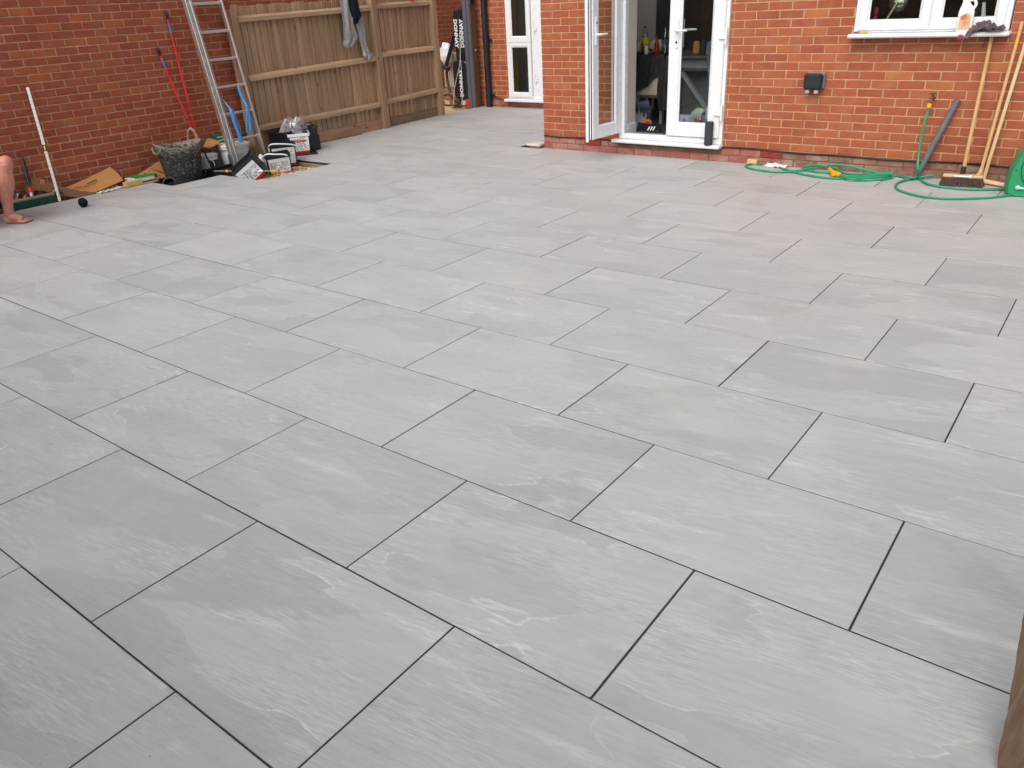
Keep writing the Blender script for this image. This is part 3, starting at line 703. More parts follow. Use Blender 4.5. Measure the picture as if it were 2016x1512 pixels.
# ------------------------------------------------------------------ straightedge, broom, plastic sheet
a0, a1 = Vector((-4.188, 2.818, .004)), Vector((-4.405, 2.926, 1.045))
sd_ = (a1 - a0).normalized(); facing = Vector((.86, -.5, .1))
o = MB().bar(a0, a1, .027, .014, up=facing, c=.003).build('straightedge', mat('chalky white bar', lin(226, 220, 208), .6, .06, 20, .1, dirt=.35, dirtcol=(.42, .38, .32)))
tag(o, 'long whitish measuring bar with yellow vial leaning on the left brick wall', 'straightedge')
up_ = (facing - sd_ * facing.dot(sd_)).normalized(); sx_ = sd_.cross(up_)
mk = MB()
for i in range(26):
    p = a0 + sd_ * (.05 + i * .041) + up_ * .0085; L_ = .008 if i % 5 else .014
    mk.bar(p - sx_ * .013 - up_ * .001, p - sx_ * (.013 - L_) - up_ * .001, .0035, .0012, up=up_)
mk.build('scale_marks', INK, o, kind='stuff')
vp = a0 + (a1 - a0) * .475
MB().bar(vp - sd_ * .03, vp + sd_ * .03, .029, .016, up=facing, c=.002).build('vial_housing', BLACKP, o)
MB().bar(vp - sd_ * .022 + up_ * .003, vp + sd_ * .022 + up_ * .003, .018, .014, up=facing, c=.004).build('vial', mat('yellow green vial', lin(206, 214, 40), .3, .05), o)

br = thing('push_broom', 'wide broom with green bristles and dark handle lying at the left wall', 'broom')
MB().cbox(-4.262, -4.212, 2.33, 2.80, .068, .092, .006).build('stock', wood('broom stock', lin(150, 116, 96), lin(176, 142, 118), axis=1, knots=False), br)
bt = MB(); rb_ = random.Random(4)
for i in range(60):
    for k in range(5):
        x = -4.256 + k * .0095; y = 2.335 + i * .0078; bt.tube([(x, y, .07), (x + rb_.uniform(-.006, .010), y + rb_.uniform(-.006, .006), .002)], [.0036, .0040], 4)
bt.build('bristles', mat('dark green bristle', lin(12, 88, 66), .55, .2, 60), br, kind='stuff')
hb, ht = Vector((-4.237, 2.60, .09)), Vector((-4.400, 2.685, 0.445))
MB().tube([hb, hb + (ht - hb) * .12], .018, 10).build('ferrule', STEEL, br, smooth=40)
MB().tube([hb + (ht - hb) * .10, hb + (ht - hb) * .22], .021, 10).build('collar', RED, br, smooth=40)
MB().tube([hb + (ht - hb) * .2, ht], .012, 10).build('handle', BLACKP, br, smooth=40)
o = MB().tube([Vector((-4.33, 2.66, .05)), Vector((-4.412, 2.698, 0.423))], .0075, 8).build('steel_rod', mat('dark steel', (.05, .05, .052), .45, .2, 30, metal=.5), smooth=40); tag(o, 'thin dark rod leaning right beside the green broom handle', 'rod')
o = crumple('plastic_sheet', (-4.31, 2.62, .02), .13, .56, .13, mat('black polythene', (.012, .012, .016), .28, .2, 10, spec=.6), 3, 22, freq=4.5, lift=.05); tag(o, 'crumpled black plastic sheet behind the green broom', 'plastic sheet')

# ------------------------------------------------------------------ cardboard along the wall
cb = thing('cardboard_box', 'flattened brown cardboard box with dark print at the wall foot', 'cardboard')
b = MB(); loft(b, [[(-4.360, 2.957, 0.082), (-4.270, 3.034, 0.054), (-4.200, 3.180, 0.015)], [(-4.390, 3.231, 0.132), (-4.310, 3.283, 0.082), (-4.230, 3.358, 0.038)], [(-4.412, 3.505, 0.194), (-4.350, 3.532, 0.130), (-4.260, 3.531, 0.064)]], .004); b.build('panel', CARD, cb, smooth=60)
b = MB(); loft(b, [[(-4.370, 2.692, 0.248), (-4.360, 2.795, 0.204), (-4.330, 2.920, 0.122), (-4.270, 3.036, 0.064), (-4.200, 3.184, 0.009)], [(-4.360, 2.628, 0.178), (-4.320, 2.754, 0.147), (-4.270, 2.870, 0.083), (-4.230, 3.008, 0.033), (-4.195, 3.169, 0.002)], [(-4.360, 2.602, 0.125), (-4.310, 2.722, 0.119), (-4.260, 2.838, 0.060), (-4.205, 2.988, 0.009), (-4.190, 3.154, -0.004)]], .004); b.build('panel', CARD_SHADE, cb, smooth=60)
b = MB(); loft(b, [[(-4.345, 2.764, 0.221), (-4.345, 2.803, 0.204)], [(-4.330, 2.744, 0.177), (-4.330, 2.778, 0.161)]], .004); b.build('flap', CARD, cb)
pr = MB()
def strip(b, p, q, wd, off):
    p, q = Vector(p), Vector(q); off = Vector(off); d = (q - p).normalized(); s = d.cross(off.normalized()) * wd / 2; p, q = p + off, q + off
    b.add([p - s, q - s, q + s, p + s], [(0, 1, 2, 3)])
off = Vector((.02, -.004, .02))
strip(pr, (-4.303, 3.172, 0.079), (-4.335, 3.289, 0.095), .012, off); strip(pr, (-4.290, 3.026, 0.064), (-4.310, 3.109, 0.066), .008, off); strip(pr, (-4.278, 3.111, 0.058), (-4.298, 3.187, 0.066), .006, off)
pr.build('print', INK, cb)
o = crumple('torn_wrapping', (-4.250, 3.337, 0.004), .16, .3, .03, mat('white wrapping', lin(222, 222, 226), .35, .06, 14), 8, 18, rotz=.25); tag(o, 'torn white wrapping lying on the slab edge by the cardboard', 'wrapping')
gp = thing('flat_pack', 'flat green and white pack at the wall behind the wood scraps', 'pack')
MB().cbox(-4.37, -4.22, 3.60, 3.86, .02, .062, .004).build('body', WHITEP, gp); MB().cbox(-4.362, -4.216, 3.64, 3.90, .0625, .072, .003).build('lid', mat('green card', lin(20, 146, 72), .5, .06), gp)
o = MB().cbox(-4.235, -4.155, 3.50, 3.68, .004, .052, .004).build('wood_block', wood('yellow foam wood', lin(206, 168, 92), lin(222, 188, 116), axis=1, knots=False)); tag(o, 'pale yellow wood block between the two cardboards', 'wood block')
o = MB().bar((-4.19, 3.45, .008), (-4.165, 3.86, .008), .03, .014, c=.002).build('wood_strip', RAILW); tag(o, 'thin wooden strip lying on the left slab edge', 'wood strip')
o = MB().bar((-4.30, 3.70, .03), (-4.2, 4.0, .02), .05, .02, c=.003).build('timber_offcut', POSTW); tag(o, 'dark timber offcut behind the pale yellow wood block', 'wood offcut')
c2 = thing('cardboard_sheet', 'brown cardboard sheet leaning behind the cement trug', 'cardboard')
b = MB(); loft(b, [[(-4.350, 3.750, 0.073), (-4.270, 3.808, 0.025), (-4.220, 3.879, -0.000)], [(-4.390, 3.941, 0.127), (-4.330, 3.994, 0.073), (-4.280, 4.042, 0.023)], [(-4.410, 4.114, 0.182), (-4.380, 4.218, 0.105), (-4.340, 4.274, 0.053)]], .004); b.build('panel', CARD, c2, smooth=60)
pr = MB(); off = Vector((.02, -.006, .018))
strip(pr, (-4.365, 3.907, 0.097), (-4.300, 4.008, 0.034), .007, off)
for k in range(5): strip(pr, (-4.325, 3.804, 0.065), (-4.322, 3.817, 0.057), .014, off + Vector((.012 * k, .034 * k, -.011 * k)))
pr.build('print', INK, c2)
o = thing('plastic_pot', 'dark grey plastic pot lying at the foot of the cement trug', 'pot', loc=(-3.96, 3.86, -.02))
b = MB(); b.T = Matrix.Rotation(R(74), 4, Vector((.45, .9, 0))); b.lathe([(.055, -.06), (.062, 0), (.068, .07), (.062, .07), (.05, -.05)], 20); b.build('wall', mat('slate grey plastic', lin(86, 90, 100), .45, .1, 10, spec=.5), o, smooth=40)
o = MB().cbox(-4.0, -3.80, 3.83, 4.02, -.085, .012, .006).build('black_tray', BLACKP); tag(o, 'small black tray under the cement trug', 'tray')

# ------------------------------------------------------------------ cement trug
tr = thing('cement_trug', 'black rubber trug caked in dried cement with two loop handles', 'trug', loc=(-4.085, 4.125, -.055)); tr.scale = (1.02, 1.02, 1.14)
def cement_mat():
    mt, t, bs = node_mat('cement caked rubber'); p = geopos(t)
    n1 = noise_n(t, map_n(t, p, (1, 1, 2.0)), 30, 6, .75); n2 = noise_n(t, p, 60, 3, .6)
    sep = t.nodes.new('ShaderNodeSeparateXYZ'); t.links.new(objco(t), sep.inputs[0])
    f = math_n(t, 'ADD', n1, math_n(t, 'MULTIPLY', range_n(t, sep.outputs[2], .25, .38), .20))
    c = mix_n(t, range_n(t, f, .545, .65), (.022, .023, .024), lin(146, 140, 124)); c = mix_n(t, math_n(t, 'MULTIPLY', range_n(t, n2, .52, .72), .3), c, lin(112, 110, 104))
    t.links.new(c, bs.inputs['Base Color']); bs.inputs['Roughness'].default_value = .8; bump_n(t, bs, n1, .6, .006); return mt
CEM = cement_mat()
b = MB(); b.lathe([(.165, 0), (.175, .01), (.2, .16), (.226, .33), (.238, .345), (.240, .36), (.228, .362), (.218, .335), (.19, .16), (.165, .03)], 40, close=True)
b.v = [tuple(Vector(v) * 1.0 + Vector((0, 0, -.02 * (v[2] > .3) * math.cos(math.atan2(v[1], v[0]) * 2 + .8)))) for v in b.v]; b.build('wall', CEM, tr, smooth=50)
MB().lathe([(.0, .05), (.175, .055)], 28).build('mortar_residue', mat('dry mortar', lin(160, 152, 134), .95, .15, 12, .5, 40), tr)
hp = []
for k in range(13):
    t_ = math.pi * k / 12; hp.append((.02 + .225 * math.cos(.55) - .02, .225 * math.sin(.55) + .075 * math.cos(t_) * .9, .345 + .115 * math.sin(t_)))
hp = [(Vector(p) - Vector((hp[0][0], (hp[0][1] + hp[-1][1]) / 2, 0))) for p in hp]
rot_ = Matrix.Rotation(R(104), 4, 'Z')
hh = [rot_ @ Vector((p.x + .232, p.y, p.z)) for p in hp]; MB().tube(spline(hh, 2), .0125, 8).build('handle', CEM, tr, smooth=50)
rot2 = Matrix.Rotation(R(270), 4, 'Z')
hh = [rot2 @ Vector((.236 + .02 * math.sin(math.pi * k / 12), p.y * 1.2, .35 - (p.z - .345) * .45)) for k, p in enumerate(hp)]; MB().tube(spline(hh, 2), .011, 8).build('handle', CEM, tr, smooth=50)

# ------------------------------------------------------------------ red poles
def red_pole(label, top, bot, group):
    t = thing('red_pole', label, 'pole', group); top, bot = Vector(top), Vector(bot); d = (bot - top).normalized(); L = (bot - top).length
    MB().tube([top + d * .05, bot], .0115, 10).build('shaft', RED, t, smooth=40)
    MB().tube([top, top + d * .01, top + d * .075, top + d * .08], [.011, .015, .015, .012], 10).build('grip', BLACKP, t, smooth=40)
    MB().tube([top + d * .11, top + d * .21], .0121, 10).build('sticker', mat('blue sticker', lin(92, 116, 178), .5, .2, 40), t, smooth=40)
    MB().tube([top + d * L * .74, top + d * (L * .74 + .012)], .0135, 10).build('joint_ring', BLACKP, t, smooth=40)
    return t
t = red_pole('taller red pole with black grip leaning on the left brick wall', (-4.412, 4.528, 1.634), (-4.330, 4.529, 0.268), 'red poles at the wall')
b = MB(); b.cbox(-4.40, -4.30, 4.50, 4.60, .22, .32, .01); b.build('brush_head', mat('olive bristle', lin(112, 96, 48), .8, .25, 60, .5, 120), t)
t2 = red_pole('shorter red pole with black grip leaning on the left brick wall', (-4.412, 4.335, 1.290), (-4.300, 4.497, 0.297), 'red poles at the wall')

# ------------------------------------------------------------------ ladder
ld = thing('ladder', 'tall aluminium ladder leaning against the wall by the fence', 'ladder')
F0 = Vector((-3.985, 4.705, -.02)); F1 = Vector((-3.985, 5.135, -.02)); DL = Vector((-.134, -.030, 1)).normalized(); NL = Vector((1, 0, .134)).normalized(); LL = 3.2
def stile(f, offn, w_, h_): MB().bar(f + NL * offn, f + NL * offn + DL * LL, w_, h_, up=NL, c=.004).build('stile', ALU, ld)
stile(F0, .0, .030, .066); stile(F0 + Vector((0, .032, 0)), .034, .026, .062)
stile(F1, .0, .026, .062); 
gr = MB()
for (f, o_) in ((F0 + Vector((0, -.002, 0)), .0345), (F0 + Vector((0, .030, 0)), .0665)): gr.bar(f + NL * o_ + DL * .02, f + NL * o_ + DL * (LL - .02), .006, .003, up=NL)
gr.build('groove', mat('dark slot', (.05, .05, .05), .6), ld)
for k in range(11):
    h = .315 + k * .2815
    MB().bar(F0 + DL * h + NL * .012, F1 + DL * h + NL * .012, .034, .028, up=DL, c=.006).build('rung', ALU, ld)
    for yo in (.0, .032): MB().ball(F0 + Vector((0, yo, 0)) + DL * h + NL * (.034 if yo == 0 else .066), .007, 8, 5).build('rivet', STEEL, ld, smooth=60)
MB().bar(F0 - DL * .03, F0 + DL * .05, .036, .075, up=NL, c=.006).build('foot', BLACKP, ld); MB().bar(F1 - DL * .03, F1 + DL * .05, .036, .075, up=NL, c=.006).build('foot', BLACKP, ld)

s1 = thing('blue_strap', 'bright blue strap with thin grey cord on the ladder beside its left rail', 'strap')
pts = [(-4.060, 4.755, 0.744), (-4.000, 4.773, 0.663), (-3.960, 4.779, 0.615), (-3.950, 4.779, 0.535), (-3.940, 4.792, 0.425), (-3.930, 4.804, 0.336), (-3.930, 4.809, 0.269)]
MB().tube(spline(pts, 4), [.007] * 4 + [.010] * 4 + [.021] * 17, 8).build('webbing', BLUE, s1, smooth=50)
MB().tube(spline([(-3.950, 4.773, 0.617), (-3.940, 4.794, 0.571), (-3.940, 4.821, 0.486), (-3.940, 4.837, 0.385), (-3.930, 4.801, 0.292), (-3.920, 4.754, 0.267), (-3.920, 4.718, 0.284)], 4), .0045, 6).build('cord', mat('grey cord', lin(130, 150, 160), .6, .1), s1, smooth=50)
s2 = thing('blue_strap', 'bright blue strap looped over two ladder rungs by its right rail', 'strap')
pts = [(-4.060, 4.998, 0.845), (-4.030, 4.986, 0.771), (-4.000, 4.993, 0.690), (-3.960, 4.989, 0.621), (-3.950, 4.991, 0.545), (-3.950, 4.988, 0.446), (-3.950, 4.963, 0.366), (-3.950, 4.930, 0.343)]
MB().tube(spline(pts, 4), .015, 8).build('webbing', BLUE, s2, smooth=50)
MB().tube(spline([(-3.950, 4.991, 0.605), (-3.960, 4.967, 0.531), (-3.960, 4.939, 0.441), (-3.950, 4.927, 0.361)], 4), .013, 8).build('webbing', BLUE, s2, smooth=50)

# ------------------------------------------------------------------ tubs, trays, crate
DARKLABEL = mat('dark printed label', (.05, .048, .055), .5, .3, 40); BROWNLABEL = mat('brown printed label', lin(132, 82, 58), .5, .15, 30)
wb = thing('white_tub', 'white plastic tub with lid behind the ladder foot', 'tub', loc=(-4.225, 4.90, -.06))
wb.rotation_euler = (0, 0, R(14))
MB().lathe([(.145, 0), (.15, .01), (.168, .235), (.165, .24)], 4 * 7, sx=.9, sy=1.1).build('wall', WHITEP, wb, smooth=40)
MB().lathe([(.172, .235), (.182, .24), (.184, .275), (.170, .285), (.06, .290), (.0, .290)], 28, sx=.9, sy=1.1).build('lid', WHITEP, wb, smooth=40)
def on_cyl(b, r, a0_, a1_, z0, z1, sx=.9, sy=1.1, n=6, off=.002, taper=.075):
    def fn(u, v):
        a = a0_ + (a1_ - a0_) * u; z = z0 + (z1 - z0) * v; rr = r + z * taper + off; return (rr * math.cos(a) * sx, rr * math.sin(a) * sy, z)
    b.sheet(fn, n, 1); return b
on_cyl(MB(), .148, R(-75), R(-45), .03, .19).build('label', DARKLABEL, wb); on_cyl(MB(), .148, R(20), R(60), .06, .20).build('label', BROWNLABEL, wb)
lb_ = on_cyl(MB(), .148, R(-38), R(5), .02, .20).build('label', PAPER, wb)
tx = MB()
for i in range(9): on_cyl(tx, .148, R(-33), R(-2 - (i * 7) % 5), .035 + i * .018, .041 + i * .018, off=.0035)
tx.build('print', mat('grey print', (.25, .25, .25), .6), wb)
w2 = thing('white_tub', 'smaller open white tub holding tools beside the cement trug', 'tub', loc=(-4.26, 4.56, -.06))
MB().lathe([(.09, 0), (.105, .20), (.112, .205), (.112, .215), (.098, .213), (.085, .02)], 24, close=True).build('wall', WHITEP, w2, smooth=40)
on_cyl(MB(), .090, R(-30), R(50), .04, .16, 1, 1).build('label', DARKLABEL, w2)
tl = thing('trowel_set', 'dark hand tools and wire handles lying in the black tray', 'hand tools')
MB().tube(spline([(-4.100, 4.439, 0.252), (-4.060, 4.416, 0.187), (-4.030, 4.415, 0.134), (-4.020, 4.412, 0.097)], 4), [.012] * 7 + [.008] * 6, 6).build('grip', BLACKP, tl, smooth=50)
MB().tube(spline([(-4.050, 4.374, 0.222), (-4.020, 4.370, 0.159), (-4.000, 4.365, 0.090)], 4), .005, 6).build('wire', STEEL, tl, smooth=50)
MB().tube(spline([(-4.050, 4.414, 0.127), (-4.050, 4.464, 0.124), (-4.030, 4.477, 0.096), (-4.000, 4.461, 0.062)], 4), .005, 6).build('wire', STEEL, tl, smooth=50)
bt_ = thing('mixing_tray', 'black rectangular mixing tray between the cement trug and ladder', 'tray', loc=(-3.985, 4.60, -.055))
bt_.rotation_euler = (0, 0, R(3))
b = MB(); b.cbox(-.115, .115, -.2, .2, 0, .012, .003); b.cbox(-.115, -.105, -.2, .2, .006, .085, .003); b.cbox(.105, .115, -.2, .2, .006, .085, .003); b.cbox(-.115, .115, -.2, -.19, .006, .0845, .003); b.cbox(-.115, .115, .19, .2, .006, .0845, .003); b.build('wall', BLACKP, bt_)
MB().cbox(-.125, -.10, -.21, .21, .078, .088, .003).cbox(.10, .125, -.21, .21, .078, .088, .003).build('rim', BLACKP, bt_)
MB().ball((.118, .02, .05), (.006, .05, .012), 10, 6).build('smear', mat('cement smear', lin(176, 164, 132), .9), bt_, smooth=60)
pl_ = thing('extension_pole', 'grey extension pole with yellow collars lying across the pit', 'pole')
p0, p1 = Vector((-3.870, 4.360, 0.035)), Vector((-3.095, 4.634, 0.045)); dp_ = (p1 - p0)
MB().tube([p0, p1], .0105, 10).build('shaft', GREYPIPE, pl_, smooth=40)
MB().tube([p0 + dp_ * .19, p0 + dp_ * .225], .0145, 10).build('collar', YELLOW, pl_, smooth=40); MB().tube([p0 + dp_ * .88, p1 + dp_ * .005], .0145, 10).build('end_grip', mat('ochre plastic', lin(206, 148, 44), .45, .1), pl_, smooth=40)
MB().tube([p0 + dp_ * .62, p0 + dp_ * .76], .0122, 10).build('sticker', PAPER, pl_, smooth=40)

def squircle(hx, hy, r, n=5):
    out = []
    for cx, cy, a in ((hx - r, hy - r, 0), (-hx + r, hy - r, 90), (-hx + r, -hy + r, 180), (hx - r, -hy + r, 270)):
        for k in range(n): t_ = R(a + 90 * k / (n - 1)); out.append((cx + r * math.cos(t_), cy + r * math.sin(t_)))
    return out
def tub(name, label, cat, Mx, hx, hy, h, rimmat, label_faces, opened=False, handle=None, group=None, title=None):
    t = thing(name, label, cat, group); tp = 1.08
    b = MB(); b.T = Mx; P = squircle(hx, hy, .025); n = len(P)
    rings = [(P, 0.0, 1.0), (P, h, tp), (P, h + .001, tp * .955), (P, .012, .955)]
    vs = [(x * k, y * k, z) for Q, z, k in rings for x, y in Q]
    fs = [tuple(range(n))[::-1], tuple(3 * n + i for i in range(n))] + [(r_ * n + i, r_ * n + (i + 1) % n, (r_ + 1) * n + (i + 1) % n, (r_ + 1) * n + i) for r_ in range(3) for i in range(n)]
    b.add(vs, fs); b.build('wall', BLACKP, t, smooth=40)
    b = MB(); b.T = Mx; q = [(x * tp * 1.04, y * tp * 1.04) for x, y in P]; qi = [(x * tp * .95, y * tp * .95) for x, y in P]
    z0, z1 = h - .028, h + .006
    b.add([(x, y, z0) for x, y in q] + [(x, y, z1) for x, y in q] + [(x, y, z1) for x, y in qi], [(i, (i + 1) % n, n + (i + 1) % n, n + i) for i in range(n)] + [(n + i, n + (i + 1) % n, 2 * n + (i + 1) % n, 2 * n + i) for i in range(n)]); b.build('rim', rimmat, t, smooth=40)
    rl = random.Random(int(hx * 999) + len(label))
    for face in label_faces:
        sx, sy = {'+x': (1, 0), '-x': (-1, 0), '+y': (0, 1), '-y': (0, -1)}[face]
        def at(u, z, off):                 # u across the face, z up
            k = 1 + (tp - 1) * z / h
            if sx: return (sx * (hx * k + off), sx * u * (hy - .012) * k, z)
            return (-sy * u * (hx - .012) * k, sy * (hy * k + off), z)
        def panel(u0, u1, za, zb, off, mt, nm):
            b = MB(); b.T = Mx; b.add([at(u0, za, off), at(u1, za, off), at(u1, zb, off), at(u0, zb, off)], [(0, 1, 2, 3)]); return b.build(nm, mt, t)
        panel(-.97, .97, .028, h - .034, .0016, PAPER, 'label'); panel(-.98, .98, .002, .030, .0022, INKRED, 'stripe')
        pb = MB(); pb.T = Mx
        for r_ in range(7):
            zz = .045 + r_ * (h - .11) / 7; u = -.85
            while u < .8:
                w_ = rl.uniform(.08, .3)
                if rl.random() < .75:
                    pb.add([at(u, zz, .003), at(min(.88, u + w_), zz, .003), at(min(.88, u + w_), zz + .007, .003), at(u, zz + .007, .003)], [(0, 1, 2, 3)])
                u += w_ + rl.uniform(.04, .12)
        pb.build('print', mat('slate print', (.09, .10, .12), .6, .2, 30), t)
        if title and face == title[0]:
            p00 = Vector(at(0, h - .075, .0045)); ux = (Vector(at(.5, h - .075, .0045)) - p00).normalized(); uz = (Vector(at(0, h - .04, .0045)) - p00).normalized(); nn = ux.cross(uz)
            TM = Matrix((ux, uz, nn)).transposed().to_4x4(); TM.translation = p00 + nn * .0005
            lettering('lettering', title[1], .044, Mx @ TM, INKRED, t, bold=.0012, sx=.8)
            panel(-.97, -.62, .03, .10, .0042, mat('blue print', lin(40, 120, 190), .5), 'emblem'); panel(.1, .6, h - .05, h - .038, .0042, mat('green print', lin(140, 190, 60), .5), 'emblem')
    if handle:
        b = MB(); b.T = Mx; b.tube(spline(handle, 5), .0085, 8); b.build('handle', WHITEP, t, smooth=50)
    return t
def pose(loc, rz, rx=0, ry=0): return Matrix.Translation(loc) @ Matrix.Rotation(R(rz), 4, 'Z') @ Matrix.Rotation(R(ry), 4, 'Y') @ Matrix.Rotation(R(rx), 4, 'X')
tub('jointing_tub', 'printed jointing compound tub with white rim standing on a black lid', 'tub', pose((-3.965, 5.63, .018), -33), .095, .118, .225, WHITEP, ('+x', '-y'), title=('+x', 'EASYJoint'))
o = MB().cbox(-.14, .14, -.17, .17, 0, .016, .005).build('tub_lid', BLACKP); o.location = (-3.93, 5.63, .001); o.rotation_euler = (0, 0, R(-33)); tag(o, 'flat black lid under the white rimmed jointing tub', 'lid')
tub('compound_tub', 'printed black tub with white handle at the back of the pit', 'tub', pose((-3.70, 5.17, -.03), -30), .10, .135, .24, BLACKP, ('+x', '-y'), handle=[(.10, -.15, .235), (.14, -.12, .262), (.16, 0, .255), (.14, .1, .235), (.12, .15, .215)])
tub('compound_tub', 'printed black tub with white handle standing on the gravel', 'tub', pose((-3.475, 4.93, -.06), -30, 3, 3), .09, .125, .215, BLACKP, ('+x', '-y'), handle=[(.06, -.15, .22), (.11, -.11, .248), (.135, -.03, .24), (.13, .06, .222), (.12, .10, .20)])
tub('compound_tub', 'tipped black printed tub lying open at the pit edge', 'tub', pose((-3.43, 4.60, -.04), -42, 36, 10), .095, .135, .23, BLACKP, ('+x', '-y'))
cr_ = thing('storage_crate', 'black plastic crate against the fence behind the tubs', 'crate', loc=(-4.135, 5.70, 0)); cr_.rotation_euler = (0, 0, R(4))
b = MB()
for x0, x1, y0, y1 in ((-.13, -.118, -.27, .27), (.118, .13, -.27, .27), (-.13, .13, -.27, -.258), (-.13, .13, .258, .27)): b.cbox(x0, x1, y0, y1, .0, .272, .003)
b.cbox(-.125, .125, -.265, .265, .0, .012, .003); b.build('wall', BLACKP, cr_)
b = MB()
for x0, x1, y0, y1 in ((-.145, -.115, -.285, .285), (.115, .145, -.285, .285), (-.1145, .1145, -.285, -.255), (-.1145, .1145, .255, .285)): b.cbox(x0, x1, y0, y1, .255, .275, .004)
b.build('rim', BLACKP, cr_); MB().cbox(.1305, .136, -.26, .26, .17, .185, .002).build('rib', BLACKP, cr_)
o = MB().lathe([(.055, 0), (.065, .12), (.070, .125), (.060, .12), (.05, .01)], 18, close=True).build('black_pot', BLACKP, smooth=40); o.location = (-4.03, 5.88, .18); tag(o, 'small black pot at the fence end of the crate', 'pot')
o = MB().cbox(-4.10, -3.97, 5.80, 5.96, .0, .18, .005).build('black_box', BLACKP); tag(o, 'black box under the small black pot', 'box')
# clear plastic bag over the crate
def bagp(u, v):
    a = u * 2 * math.pi; r = .03 + .15 * v; pk = .06 * math.cos(a * 4 + .6) * v * v + .035 * fbm((math.cos(a) * 1.4, math.sin(a) * 1.4, v * 2), 2)
    z = .315 + .115 * (1 - abs(v - .45) * 1.9) + pk * 1.5 - .14 * v * v
    return (-4.06 + (r + pk) * math.cos(a) * .62 + .02 * v, 5.66 + (r + pk) * math.sin(a) * 1.0, z + .012 * fbm((u * 9, v * 4, 2), 2))
o = MB().sheet(bagp, 30, 9).build('clear_bag', FILM, smooth=25); tag(o, 'crumpled clear plastic bag on top of the black crate', 'plastic bag')
gb = thing('green_carton', 'small green carton at the wall behind the white lidded tub', 'carton')
MB().cbox(-4.42, -4.33, 4.74, 4.90, .20, .335, .005).build('panel', mat('dark green card', lin(28, 98, 62), .55, .1, 20), gb)
for k in range(3): MB().cbox(-4.3295, -4.327, 4.77, 4.885, .225 + k * .036, .239 + k * .036, .001).build('print', mat('pale print', lin(170, 196, 176), .6), gb)
o = MB().cbox(-4.42, -4.31, 4.66, 5.02, -.06, .198, .006).build('grey_block', mat('grey concrete block', lin(120, 116, 112), .9, .12, 16, .5, 60)); tag(o, 'grey block under the small green carton', 'block')
b = MB(); loft(b, [[(-4.200, 4.491, 0.248), (-4.170, 4.546, 0.235), (-4.150, 4.615, 0.248)], [(-4.280, 4.578, 0.279), (-4.250, 4.635, 0.272), (-4.200, 4.690, 0.255)], [(-4.350, 4.657, 0.308), (-4.320, 4.701, 0.297), (-4.250, 4.753, 0.265)]], .005); o = b.build('cardboard_flap', CARD, smooth=60); tag(o, 'small cardboard piece on the white tub beside the red poles', 'cardboard')
o = crumple('grey_bag', (-3.70, 4.80, -.05), .26, .30, .16, mat('printed grey bag', lin(120, 122, 128), .4, .35, 22, spec=.5), 14, 20, freq=3.5, lift=.10, rotz=.5); tag(o, 'crumpled grey plastic bag between the tipped tub and ladder', 'plastic bag')
o = crumple('white_bag', (-3.86, 5.02, -.05), .20, .22, .12, mat('white plastic bag', lin(206, 206, 208), .4, .12, 18, spec=.5), 19, 18, freq=3.5, lift=.12); tag(o, 'crumpled white plastic bag behind the ladder foot', 'plastic bag')
o = crumple('black_bag', (-4.28, 4.36, -.06), .16, .24, .10, mat('black polythene', (.012, .012, .016), .28), 23, 16, freq=4, lift=.12); tag(o, 'black plastic bag pushed between the trug and white tub', 'plastic bag')
rub = MB(); rr_ = random.Random(31)
for k in range(420):
    x = rr_.uniform(-4.42, -3.79); y = rr_.uniform(3.80, 5.3)
    if x > -3.79 and y < 4.38: continue
    s = rr_.uniform(.005, .020); rub.T = Matrix.Translation((x, y, -.078 + s * .4)) @ Matrix.Rotation(rr_.uniform(0, 6), 4, 'Z') @ Matrix.Rotation(rr_.uniform(-1, 1), 4, 'X')
    rub.ball((0, 0, 0), (s * 1.5, s, s * .7), 6, 4, .4, k)
rub.T = None; o = rub.build('rubble', mat('brown rubble', lin(126, 92, 70), .95, .5, 30), kind='stuff'); tag(o, 'brown rubble and crumbs on bare soil along the left wall', 'rubble')
# ------------------------------------------------------------------ rolled-up navy item on the slabs
o = thing('navy_bundle', 'small navy rolled bundle lying alone on the left slabs', 'bundle', loc=(-3.70, 2.815, 0))
MB().ball((0, 0, .043), (.042, .042, .045), 18, 12, .14, 3).build('roll', NAVY, o, smooth=70)
MB().sheet(lambda u, v: (.005 + .03 * u, -.035 + .02 * v, .082 - .04 * u + .006 * math.sin(v * 6)), 6, 6, .004).build('fold', NAVY, o, smooth=60)
